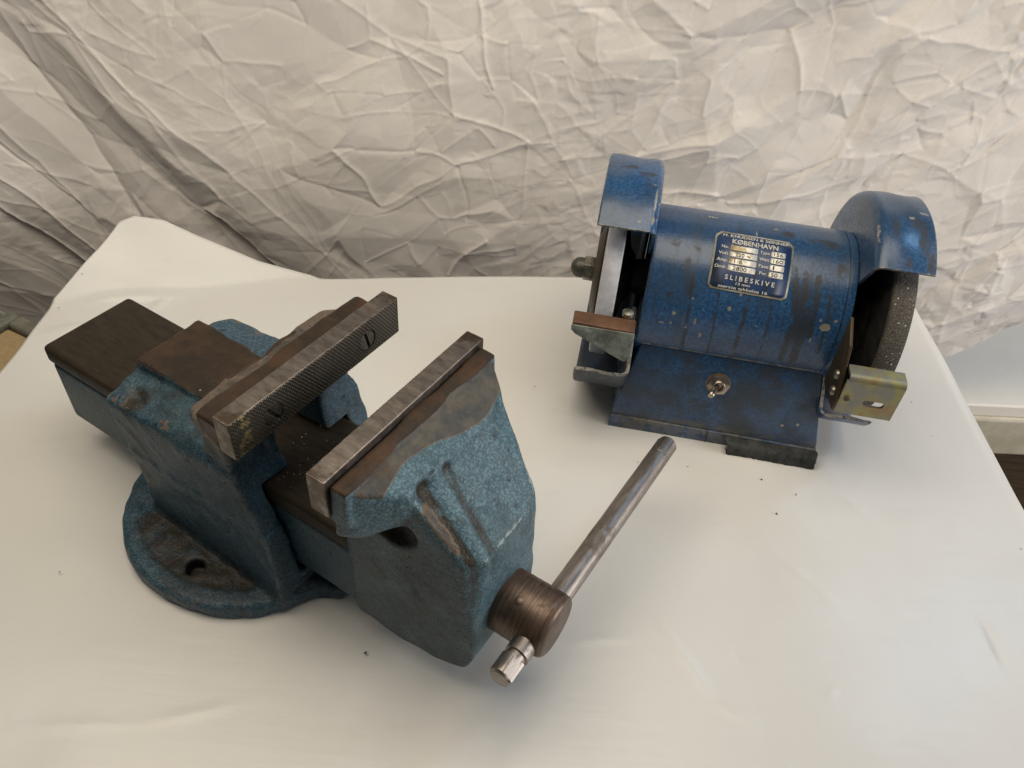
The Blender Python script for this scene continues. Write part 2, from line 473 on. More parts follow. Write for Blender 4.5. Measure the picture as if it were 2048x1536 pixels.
M['flange'] = mat_plain('brown_oxidised_flange', (0.030, 0.022, 0.012), (0.075, 0.052, 0.028), 70, 0.5, 0.4)
M['wheel_light'] = mat_plain('worn_grey_abrasive', (0.48, 0.49, 0.54), (0.68, 0.69, 0.75), 90, 0.45, 0.0, 0.35, 900)
M['nut'] = mat_plain('zinc_nut', (0.13, 0.13, 0.11), (0.36, 0.34, 0.27), 160, 0.38, 0.8, 0.3, 260)
M['acorn'] = mat_plain('dull_acorn_nut', (0.055, 0.058, 0.048), (0.10, 0.10, 0.085), 90, 0.45, 0.5)
M['rubber'] = mat_plain('perished_black_rubber', (0.010, 0.012, 0.011), (0.042, 0.045, 0.040), 70, 0.75, 0.0, 0.9, 160, 0.0015)
M['nickel'] = mat_plain('nickel_switch', (0.30, 0.25, 0.21), (0.48, 0.42, 0.36), 120, 0.28, 0.9, 0.1)
M['rustbrown'] = mat_plain('rusted_rest_top', (0.080, 0.036, 0.016), (0.16, 0.080, 0.040), 60, 0.55, 0.2, 0.3, 200)
M['greengrey'] = mat_plain('verdigris_casting', (0.10, 0.115, 0.095), (0.27, 0.30, 0.26), 110, 0.6, 0.0, 0.8, 170, 0.0015)
def mat_zinc():
    m = NT('yellow_passivated_zinc')
    col = m.mix(m.ramp(m.noise(75, 4, 0.6, dist=1.0), 0.38, 0.62), (0.25, 0.24, 0.21), (0.33, 0.30, 0.13))
    col = m.mix(m.ramp(m.noise(50, 3, 0.5, dist=1.5), 0.56, 0.70, 0, 0.75), col, (0.33, 0.21, 0.10))
    col = m.mix(m.ramp(m.noise(1.0, 6, 0.7, vec=m.scaled((60, 200, 300))), 0.58, 0.72, 0, 0.7), col, (0.12, 0.12, 0.125))
    return m.done(col, 0.42, 0.55, m.bump(m.noise(400, 3), 0.15, 0.0004))
M['zinc'] = mat_zinc()
def mat_wheel_dark():
    m = NT('coarse_dark_abrasive')
    col = m.mix(m.ramp(m.noise(900, 5, 0.8), 0.35, 0.65), (0.020, 0.017, 0.014), (0.150, 0.130, 0.108))
    sp = m.ramp(m.voro(430), 0.26, 0.18)
    sp = m.math('MULTIPLY', sp, m.ramp(m.noise(300, 2), 0.57, 0.62))
    col = m.mix(sp, col, (0.72, 0.72, 0.70))
    return m.done(col, 0.7, 0.0, m.bump(m.noise(800, 3, 0.7), 0.8, 0.0008))
M['wheel_dark'] = mat_wheel_dark()
M['plate_silver'] = mat_plain('name_plate_aluminium', (0.42, 0.38, 0.27), (0.72, 0.68, 0.55), 140, 0.35, 0.5, 0.1)
def mat_plateblue():
    m = NT('name_plate_blue')
    col = m.mix(m.noise(90, 5), (0.012, 0.034, 0.11), (0.028, 0.066, 0.17))
    col = m.mix(m.ramp(m.noise(1.0, 6, 0.7, vec=m.scaled((130, 40, 40))), 0.50, 0.62, 0, 0.85), col, (0.022, 0.024, 0.028))
    col = m.mix(m.ramp(m.noise(1.0, 8, 0.8, vec=m.scaled((400, 120, 500))), 0.66, 0.74, 0, 0.7), col, (0.40, 0.40, 0.37))
    return m.done(col, 0.38)
M['plate_blue'] = mat_plateblue()
def mat_valuebox():
    m = NT('name_plate_field')
    col = m.mix(m.ramp(m.noise(60, 4, 0.6, dist=0.8), 0.55, 0.66), (0.74, 0.72, 0.66), (0.40, 0.31, 0.17))
    return m.done(col, 0.4, 0.3)
M['plate_field'] = mat_valuebox()
def mat_letters():
    m = NT('pale_lettering')
    col = m.mix(m.noise(150, 3), (0.50, 0.49, 0.45), (0.74, 0.72, 0.66))
    col = m.mix(m.ramp(m.noise(1.0, 6, 0.7, vec=m.scaled((150, 60, 60))), 0.56, 0.64, 0, 0.5), col, (0.10, 0.11, 0.13))
    return m.done(col, 0.45)
M['letters'] = mat_letters()
M['ink'] = mat_plain('black_ink', (0.012, 0.011, 0.010), (0.035, 0.032, 0.028), 150, 0.5)

def mat_paper():
    m = NT('white_glazed_paper')
    fib = m.noise(1.0, 6, 0.7, vec=m.scaled((60, 900, 60)))
    col = m.mix(m.ramp(m.noise(3.0, 4, 0.6), 0.35, 0.65), (0.685, 0.67, 0.64), (0.71, 0.70, 0.675))
    stain = m.ramp(m.noise(26, 7, 0.75), 0.66, 0.78, 0, 0.22)
    col = m.mix(stain, col, (0.45, 0.40, 0.33))
    sm2 = m.ramp(m.noise(1.0, 8, 0.72, vec=m.scaled((11, 34, 20))), 0.55, 0.75, 0, 0.12)
    col = m.mix(sm2, col, (0.40, 0.36, 0.31))
    spk = m.math('MULTIPLY', m.ramp(m.voro(52), 0.045, 0.030), m.ramp(m.noise(9, 2), 0.55, 0.60))
    col = m.mix(m.math('MULTIPLY', spk, 0.8), col, (0.12, 0.09, 0.06))
    col = m.mix(m.ramp(fib, 0.4, 0.7, 0, 0.05), col, (0.55, 0.53, 0.50))
    nrm = m.bump(m.noise(8, 4, 0.5), 0.22, 0.010)
    nrm = m.bump(m.noise(24, 6, 0.62), 0.10, 0.004, nrm)
    nrm = m.bump(fib, 0.05, 0.0006, nrm)
    m.b.inputs['Coat Weight'].default_value = 0.7
    m.b.inputs['Coat Roughness'].default_value = 0.29
    m.set(m.b.inputs['Coat Normal'], m.bump(m.noise(1.0, 5, 0.65, vec=m.scaled((14, 120, 60))), 0.13, 0.002))
    return m.done(col, 0.50, 0.0, nrm, 0.35)
M['paper'] = mat_paper()
def mat_cloth():
    m = NT('creased_cotton_sheet')
    wv = m.n('ShaderNodeTexWave'); m.set(wv.inputs['Vector'], m.scaled((1, 0.2, 1))); wv.inputs['Scale'].default_value = 900
    col = m.mix(m.ramp(m.noise(6, 5, 0.6), 0.35, 0.65), (0.74, 0.70, 0.66), (0.79, 0.75, 0.71))
    nrm = m.bump(m.noise(1.0, 4, 0.6, vec=m.scaled((900, 200, 900))), 0.12, 0.0004)
    nrm = m.bump(m.noise(90, 5, 0.65), 0.20, 0.0012, nrm)
    m.b.inputs['Sheen Weight'].default_value = 0.15
    return m.done(col, 0.85, 0.0, nrm, 0.2)
M['cloth'] = mat_cloth()
M['white_paint'] = mat_plain('white_painted_board', (0.90, 0.84, 0.74), (0.93, 0.88, 0.79), 12, 0.6, 0.0, 0.1, 60)
M['cream_edge'] = mat_plain('yellowed_white_edge', (0.50, 0.45, 0.34), (0.66, 0.61, 0.50), 20, 0.5, 0.0, 0.1, 60)
def mat_wood(name, a, b):
    m = NT(name)
    g = m.noise(1.0, 6, 0.65, vec=m.scaled((9, 160, 160)))
    return m.done(m.mix(m.ramp(g, 0.3, 0.7), a, b), 0.6, 0.0, m.bump(g, 0.2, 0.001))
M['floor'] = mat_wood('brown_floor_boards', (0.085, 0.055, 0.032), (0.17, 0.115, 0.07))
def mat_chip():
    m = NT('pressed_chipboard')
    ch = m.voro(190, 'F1', m.scaled((1, 1, 2.5)), 'Color')
    col = m.mix(m.noise(160, 5, 0.7), (0.22, 0.15, 0.07), (0.58, 0.44, 0.24))
    return m.done(col, 0.8, 0.0, m.bump(m.noise(260, 5, 0.7), 0.8, 0.002))
M['chip'] = mat_chip()
M['greyedge'] = mat_plain('grey_green_laminate', (0.13, 0.13, 0.10), (0.21, 0.21, 0.17), 40, 0.5)
M['speck'] = mat_plain('dark_rust_flake', (0.012, 0.010, 0.008), (0.05, 0.035, 0.025), 300, 0.8)
M['shaving'] = mat_plain('bright_filings', (0.25, 0.24, 0.21), (0.75, 0.74, 0.70), 300, 0.35, 0.6)

# ------------------------------------------------------------------ the setting
# table under the paper
tt = link('table_top', box_mesh('table_top', -0.408, 0.380, 0.02, 0.535, -0.030, -0.0035, 0.002), M['floor']); tag(tt, kind='structure')
fl = link('floor', box_mesh('floor', -1.2, 1.4, -0.3, 1.5, -0.74, -0.72), M['floor']); tag(fl, kind='structure')

def crease_dist(x, y):
    c0 = np.array((-0.415, 0.541)); e = np.array((0.225, 0.069)); e = e / np.linalg.norm(e)
    return (x - c0[0]) * -e[1] + (y - c0[1]) * e[0]
def soft(d, k): return 0.5 * (d + np.sqrt(d * d + k * k))
def seg_dent(X, Y, a, b, w, amp):
    a = np.array(a); b = np.array(b); ab = b - a
    t = np.clip(((X - a[0]) * ab[0] + (Y - a[1]) * ab[1]) / (ab @ ab), 0, 1)
    d = (X - a[0] - t * ab[0]) * -ab[1] + (Y - a[1] - t * ab[1]) * ab[0]
    d = d / np.linalg.norm(ab)
    r = np.hypot(X - a[0] - t * ab[0], Y - a[1] - t * ab[1])
    return amp * np.exp(-(r / w) ** 2) * np.sin(np.pi * (0.06 + 0.88 * t)) * np.where(d > 0, 1.0, np.exp(-np.abs(d) / (w * 0.35)))

def build_paper():
    bx = np.array([-0.412, -0.405, -0.384, -0.372, -0.360, -0.334, -0.301, -0.246, -0.190, -0.116, -0.020, 0.068, 0.39])
    by = np.array([0.546, 0.558, 0.595, 0.617, 0.6235, 0.626, 0.620, 0.612, 0.610, 0.623, 0.637, 0.6495, 0.647])
    xs = np.concatenate([np.linspace(-0.412, -0.36, 26)[:-1], np.linspace(-0.36, 0.381, 300)])
    t = np.linspace(0, 1, 260)
    X = np.repeat(xs[:, None], len(t), 1)
    yb = np.interp(xs, bx, by)
    Y = 0.03 + (yb[:, None] - 0.03) * t[None, :]
    D = crease_dist(X, Y)
    w = sstep(-0.13, -0.24, X)
    Z = math.tan(R(35)) * soft(D, 0.006) * sstep(-0.185, -0.20, X) - 0.0
    Z = np.where(D > -0.05, Z, 0)
    # slight waves by the table edge at the left, and dents where the sheet was handled
    Z = Z + 0.0016 * vnoise(X * 1.2, Y * 3.5, 9, 3) * sstep(-0.2, -0.36, X) * sstep(0.40, 0.54, Y)
    Z = Z + 0.0015 * vnoise(X, Y, 6, 5) + 0.0006 * vnoise(X, Y, 19, 6)
    for a, b, ww, am in (((-0.385, 0.548), (-0.30, 0.566), 0.010, 0.0035), ((-0.40, 0.505), (-0.345, 0.520), 0.007, 0.0028),
                         ((-0.325, 0.545), (-0.315, 0.560), 0.005, 0.0020), ((-0.37, 0.53), (-0.31, 0.535), 0.006, 0.0015),
                         ((0.105, 0.275), (0.135, 0.225), 0.010, 0.0022), ((0.135, 0.225), (0.16, 0.210), 0.008, 0.0016),
                         ((0.190, 0.335), (0.225, 0.300), 0.009, 0.0014), ((0.322, 0.300), (0.325, 0.255), 0.008, 0.0024),
                         ((0.145, 0.262), (0.152, 0.250), 0.004, 0.0012), ((0.170, 0.192), (0.178, 0.180), 0.004, 0.0014),
                         ((0.205, 0.232), (0.212, 0.240), 0.004, 0.0012), ((-0.26, 0.176), (-0.19, 0.184), 0.010, 0.0016),
                         ((-0.19, 0.184), (-0.14, 0.200), 0.010, 0.0014), ((0.05, 0.255), (0.09, 0.262), 0.012, 0.0010),
                         ((0.25, 0.395), (0.27, 0.375), 0.008, 0.0010)):
        Z = Z + seg_dent(X, Y, a, b, ww * (0.45 if a[1] < 0.45 else 0.8), am * (0.42 if a[1] < 0.45 else 1.0)) * (D < 0.03)
    # flat where the heavy things stand
    P = np.stack([X, Y, Z], -1)
    # right edge rolls down over the table edge
    arc = np.linspace(0, 0.10, 40)[1:]
    rr = 0.020
    a = np.minimum(arc / rr, R(72))
    ax_ = rr * np.sin(a) + np.maximum(arc - rr * R(72), 0) * math.cos(R(72))
    az_ = -rr * (1 - np.cos(a)) - np.maximum(arc - rr * R(72), 0) * math.sin(R(72))
    last = P[-1]
    E_ = np.repeat(last[None], len(arc), 0).copy()
    wav = 0.004 * vnoise(last[:, 1] * 1.0, last[:, 1] * 0 + 3.3, 14, 9) + 0.006 * (0.45 - last[:, 1]) / 0.2 * 0.5
    E_[:, :, 0] += ax_[:, None] + wav[None] * (arc[:, None] / 0.03).clip(0, 1)
    E_[:, :, 2] = last[None, :, 2] * np.exp(-arc[:, None] / 0.01) + az_[:, None]
    P = np.concatenate([P, E_], 0)
    me = gridmesh('paper', P[:, ::-1])
    o = link('paper_sheet', me, M['paper'], None, True)
    sm = o.modifiers.new('thickness', 'SOLIDIFY'); sm.thickness = 0.00035; sm.offset = -1
    tag(o, 'large sheet of white glazed paper covering the table, one corner curled up', 'paper')
build_paper()

def crumple(U, V, spacing, amp, crest, cw, ang, stretch, seed):
    """piecewise flat facets between random points, with a raised crest along each fold"""
    ca, sa = math.cos(ang), math.sin(ang)
    A = (U * ca + V * sa) / stretch; B = -U * sa + V * ca
    r = np.random.default_rng(seed)
    a0, a1, b0, b1 = A.min() - spacing * 2, A.max() + spacing * 2, B.min() - spacing * 2, B.max() + spacing * 2
    na, nb = int((a1 - a0) / spacing) + 1, int((b1 - b0) / spacing) + 1
    ga, gb = np.meshgrid(np.arange(na), np.arange(nb), indexing='ij')
    pa = a0 + (ga + r.uniform(-.62, .62, ga.shape)) * spacing; pb = b0 + (gb + r.uniform(-.62, .62, gb.shape)) * spacing
    pts = np.stack([pa.ravel(), pb.ravel()], -1)
    vs, es, fs, *_ = delaunay_2d_cdt([Vector(p) for p in pts], [], [], 0, 1e-7)
    vs = np.array([tuple(v) for v in vs])
    hv = r.normal(0, 1, len(vs)) * amp
    ec = {}
    Hh = np.zeros(U.shape, np.float32)
    n0, n1 = U.shape
    # locate each grid point's triangle by rasterising in grid index space (affine map)
    M2 = np.array([[A[1, 0] - A[0, 0], A[0, 1] - A[0, 0]], [B[1, 0] - B[0, 0], B[0, 1] - B[0, 0]]])
    Mi = np.linalg.inv(M2); o = np.array([A[0, 0], B[0, 0]])
    G = (vs - o) @ Mi.T
    for f in fs:
        if len(f) != 3: continue
        g = G[list(f)]
        lo = np.floor(g.min(0)).astype(int); hi = np.ceil(g.max(0)).astype(int) + 1
        i0, i1, j0, j1 = max(lo[0], 0), min(hi[0], n0), max(lo[1], 0), min(hi[1], n1)
        if i0 >= i1 or j0 >= j1: continue
        ii, jj = np.meshgrid(np.arange(i0, i1), np.arange(j0, j1), indexing='ij')
        (x0, y0), (x1, y1), (x2, y2) = g
        det = (y1 - y2) * (x0 - x2) + (x2 - x1) * (y0 - y2)
        if abs(det) < 1e-9: continue
        l0 = ((y1 - y2) * (ii - x2) + (x2 - x1) * (jj - y2)) / det
        l1 = ((y2 - y0) * (ii - x2) + (x0 - x2) * (jj - y2)) / det
        l2 = 1 - l0 - l1
        ins = (l0 >= -1e-6) & (l1 >= -1e-6) & (l2 >= -1e-6)
        h = l0 * hv[f[0]] + l1 * hv[f[1]] + l2 * hv[f[2]]
        p = vs[list(f)]
        area2 = abs((p[1, 0] - p[0, 0]) * (p[2, 1] - p[0, 1]) - (p[2, 0] - p[0, 0]) * (p[1, 1] - p[0, 1]))
        for k, l in ((0, l0), (1, l1), (2, l2)):
            i, j = f[(k + 1) % 3], f[(k + 2) % 3]
            key = (min(i, j), max(i, j))
            if key not in ec: ec[key] = (crest * (0.25 + 0.75 * r.random()) * (1 if r.random() < 0.75 else -0.7)) if r.random() < 0.5 else 0.0
            Ld = np.hypot(*(vs[i] - vs[j]))
            d = np.abs(l) * area2 / Ld
            h = h + ec[key] * np.exp(-d / cw)
        Hh[i0:i1, j0:j1][ins] = h[ins]
    return Hh

def blur(Hh, n=1):
    for _ in range(n):
        P = np.pad(Hh, 1, mode='edge')
        Hh = (P[1:-1, 1:-1] * 4 + (P[:-2, 1:-1] + P[2:, 1:-1] + P[1:-1, :-2] + P[1:-1, 2:]) * 2 + P[:-2, :-2] + P[2:, 2:] + P[:-2, 2:] + P[2:, :-2]) / 16
    return Hh

def build_cloth():
    nx, nz = 1300, 600
    x = np.linspace(-0.67, 0.67, nx); v = np.linspace(-0.25, 0.37, nz)
    U, V = np.meshgrid(x, v, indexing='ij')
    wl = sstep(-0.16, -0.34, U + 0.35 * (V - 0.05))
    wr = sstep(-0.06, 0.16, U)
    wc = np.clip(1 - wl - wr, 0, 1)
    left = crumple(U, V, 0.034, 0.0034, 0.0014, 0.0017, R(-47), 6.0, 11) + crumple(U, V, 0.024, 0.0009, 0.0007, 0.0012, R(-30), 1.8, 12)
    cent = crumple(U, V, 0.055, 0.0034, 0.0019, 0.0014, R(-25), 1.25, 35) + crumple(U, V, 0.022, 0.0009, 0.0008, 0.0011, R(20), 1.5, 22)
    rght = crumple(U, V, 0.036, 0.0034, 0.0019, 0.0015, R(38), 2.6, 31) + crumple(U, V, 0.016, 0.0013, 0.0010, 0.0011, R(48), 1.9, 32)
    fine = crumple(U, V, 0.0075, 0.00045, 0.0004, 0.0010, R(30), 1.8, 41)
    Hh = left * wl + cent * wc + rght * wr + fine * (0.35 + 0.8 * wr) * (0.4 + 1.2 * sstep(-0.3, 0.5, vnoise(U, V, 9, 61)))
    # fold lines are never quite straight: resample through a gentle warp
    wu = 0.008 * vnoise(U, V, 14, 51) + 0.0022 * vnoise(U, V, 45, 52); wv = 0.008 * vnoise(U, V, 14, 53) + 0.0022 * vnoise(U, V, 45, 54)
    fi = np.clip((U + wu - x[0]) / (x[1] - x[0]), 0, nx - 1.001); fj = np.clip((V + wv - v[0]) / (v[1] - v[0]), 0, nz - 1.001)
    i0, j0 = fi.astype(int), fj.astype(int); fi, fj = fi - i0, fj - j0
    Hh = (Hh[i0, j0] * (1 - fi) + Hh[i0 + 1, j0] * fi) * (1 - fj) + (Hh[i0, j0 + 1] * (1 - fi) + Hh[i0 + 1, j0 + 1] * fi) * fj
    bx = -0.020 * vnoise(U, V, 3.1, 17)
    Yb = 0.690 + 0.10 * np.maximum(V, 0) + bx * 0.45 - 0.012 * sstep(0.05, 0.0, V) * 0
    Yb = np.maximum(Yb - Hh, 0.648 + 0.06 * np.maximum(V, 0) + 0.02 * np.exp((Yb - Hh - 0.68) * 20).clip(0, 1) * 0 + (Hh * -0.12))
    # the left side sweeps a little towards the viewer
    Yb = Yb - 0.05 * sstep(-0.44, -0.70, U)
    P = np.stack([U, Yb, V], -1)
    # hem: on the right it ends above a white ledge
    hem = np.interp(x, [-0.67, -0.52, -0.44, 0.40, 0.46, 0.56, 0.67], [-0.150, -0.165, -0.24, -0.24, -0.104, -0.012, 0.05])
    hem = hem + 0.006 * vnoise(x, x * 0 + 0.7, 30, 3)
    tpar = (v - v[0]) / (v[-1] - v[0])
    newv = hem[:, None] + (0.37 - hem[:, None]) * tpar[None]
    # resample each column so that the hem line is the grid border
    for i in range(nx):
        P[i, :, 1] = np.interp(newv[i], v, P[i, :, 1]); P[i, :, 2] = newv[i]
    o = link('backdrop_cloth', gridmesh('cloth', P), M['cloth'], None, True)
    tag(o, 'crumpled pale grey cotton sheet hanging as a backdrop behind the tools', 'cloth')
build_cloth()

# white ledge with yellowed edge at the right, brown boards below
lg = empty('white_ledge', (0.70, 0.90, -0.30), R(3))
link('top_board', box_mesh('top', -0.25, 0.35, -0.192, 0.25, 0.112, 0.130, 0.002), M['white_paint'], lg)
link('front_edge', box_mesh('edge', -0.25, 0.35, -0.196, -0.180, 0.050, 0.1118, 0.004), M['cream_edge'], lg)
tag(lg, 'smooth white ledge with a yellowed front edge at the right, beyond the paper', 'ledge')
# chipboard offcut at the left of the table
cb = empty('chipboard_offcut', (-0.500, 0.545, -0.085), R(-24))
link('core', box_mesh('core', -0.035, 0.022, -0.12, 0.045, -0.02, 0.0, 0.003), M['chip'], cb)
link('laminate_edge', box_mesh('lam', -0.050, -0.0355, -0.12, 0.062, -0.022, 0.006, 0.004, 3), M['greyedge'], cb)
link('laminate_end', box_mesh('lam2', -0.035, 0.022, 0.0455, 0.062, -0.022, 0.006, 0.004, 3), M['greyedge'], cb)
tag(cb, 'rough chipboard offcut with a grey-green rim peeking out at the left edge', 'board')

# ------------------------------------------------------------------ bench vise
HJ = 0.1795
vise = empty('bench_vise', (-0.0992, 0.3047, 0), -0.5188)
tag(vise, 'heavy blue-green cast iron bench vise with open jaws and a steel handle bar', 'vise')

def build_fixed_body():
    F = Field((-0.182, -0.102, -0.004), (0.032, 0.102, 0.178), 0.00135)
    Ya = np.abs(F.Y)
    # round foot
    rad = np.hypot(F.X + 0.079, F.Y)
    foot = smax(rad - 0.0905, F.Z - 0.0125, 0.005); foot = smax(foot, -F.Z, 0.001)
    ext = shull(F, sym([(-0.03, 0.045, 0), (0.018, 0.030, 0), (0.0225, 0.022, 0), (-0.03, 0.045, 0.012), (0.016, 0.029, 0.012), (0.020, 0.02, 0.012)]), 0.003)
    foot = smin(foot, ext, 0.003)
    pocket = smax(smax(rad - 0.0785, 0.0500 - Ya, 0.003), 0.0116 - F.Z, 0.002)
    foot = smax(foot, -pocket, 0.0020)
    # column
    low = shull(F, sym([(-0.128, 0.0495, 0.004), (-0.003, 0.0550, 0.004), (-0.131, 0.0495, 0.068), (-0.0115, 0.0505, 0.066), (-0.004, 0.046, 0.02)]), 0.0022)
    uph = shull(F, sym([(-0.131, 0.0495, 0.060), (-0.0120, 0.0503, 0.060), (-0.137, 0.0505, 0.108), (-0.136, 0.030, 0.1155), (-0.0255, 0.0520, 0.108), (-0.029, 0.046, 0.119), (-0.030, 0.020, 0.124), (-0.05, 0.030, 0.118)]), 0.0028)
    anv = sbox(F, -0.1365, -0.025, -0.0245, 0.0245, 0.06, 0.1228, 0.0022)
    head = shull(F, sym([(-0.0495, 0.050, 0.1555), (-0.031, 0.0605, 0.1585), (-0.0112, 0.0625, 0.1585), (-0.0112, 0.0615, 0.1475), (-0.028, 0.0520, 0.120), (-0.046, 0.044, 0.112), (-0.028, 0.015, 0.118), (-0.0112, 0.015, 0.1450), (-0.0495, 0.03, 0.125), (-0.049, 0.054, 0.150)]), 0.0025)
    step = sbox(F, -0.0305, -0.0108, -0.0608, 0.0608, 0.14, 0.1700, 0.0030)
    body = smin(low, uph, 0.005)
    body = smin(body, anv, 0.003)
    body = smin(body, smin(head, step, 0.0015), 0.005)
    body = smin(body, foot, 0.0035)
    # passage for the slide, and the open slot above it
    ch = smax(Ya - 0.0352, np.abs(F.Z - 0.058) - 0.0365, 0.002)
    slot = sbox(F, -0.062, 0.05, -0.0170, 0.0170, 0.085, 0.1480, 0.003)
    cut = smin(ch, slot, 0.002)
    body = smax(body, -cut, 0.0025)
    # seat of the jaw plate
    body = smax(body, -sbox(F, -0.0110, 0.03, -0.08, 0.08, 0.1545, 0.20, 0.0), 0.001)
    # bolt holes in the foot
    hole = np.hypot(F.X + 0.0685, Ya - 0.0666) - 0.0064
    body = smax(body, -np.maximum(hole, 0.0015 - F.Z), 0.0015)
    # a casting hollow on the shoulder
    body = smax(body, -scapsule(F, (-0.119, -0.040, 0.1165), (-0.112, -0.043, 0.1165), 0.0045), 0.003)
    # sand-cast unevenness
    body = body + 0.0005 * vnoise(F.X * 1.0 + F.Z * 0.7, F.Y + F.Z * 0.5, 130, 4).astype(np.float32) + 0.0008 * vnoise(F.X - F.Z, F.Y * 1.1 + F.Z, 40, 14).astype(np.float32)
    me = surface_nets('fixed_body', F, body)
    P = coords(me); x, y, z = P.T; ya = np.abs(y)
    bare = sstep(0.1208, 0.1222, z) * sstep(0.0262, 0.0245, ya) * (x < -0.045) * (x > -0.1378)
    bare = np.maximum(bare, sstep(0.1655, 0.1690, z))
    attr(me, 'bare', bare)
    rd = np.hypot(x + 0.0685, ya - 0.0666)
    dirt_shade = sstep(0.0130, 0.0124, z) * (rd < 0.06) * (z > 0.007) * (ya > 0.049) * sstep(0.084, 0.076, np.hypot(x + 0.079, y)) * 0.95
    dirt_shade = np.maximum(dirt_shade, sstep(0.034, 0.008, np.abs(z - 0.148)) * sstep(0.050, 0.060, ya) * (x > -0.040) * 0.62)
    dirt_shade = np.maximum(dirt_shade, sstep(0.028, 0.014, z) * (z > 0.0125) * 0.45)
    dirt_shade = np.maximum(dirt_shade, sstep(0.012, 0.004, np.hypot(x + 0.116, y + 0.041)) * 1.1)
    dirt_shade = np.maximum(dirt_shade, 1.5 * ((rd < 0.0075) & (z < 0.0088)))  # bolt holes blackened: the shade of their depth is painted in
    attr(me, 'dirt_shade', dirt_shade)
    nzv = normals_z(me)
    attr(me, 'worn', 0.52 * sstep(0.148, 0.156, z) + 0.36 * sstep(0.095, 0.108, z) * sstep(0.135, 0.120, z) * sstep(0.03, 0.046, ya) * sstep(0.1, 0.6, nzv) + 0.18 * sstep(0.0105, 0.0120, z) * sstep(0.02, 0.013, z) * sstep(0.3, 0.8, nzv))
    link('fixed_body', me, M['cast_fixed'], vise, True)
build_fixed_body()

# slide
sl = link('slide', box_mesh('slide', -0.2280, 0.060, -0.0335, 0.0335, 0.0260, 0.0790, 0.004, 3), M['cast_slide'], vise, 40)
st = link('slide_top', box_mesh('slide_top', -0.2290, 0.064, -0.0345, 0.0345, 0.0785, 0.0926, 0.0032, 3), M['slide_top'], vise, 40)
st['label'] = 'dark oiled machined top of the slide'

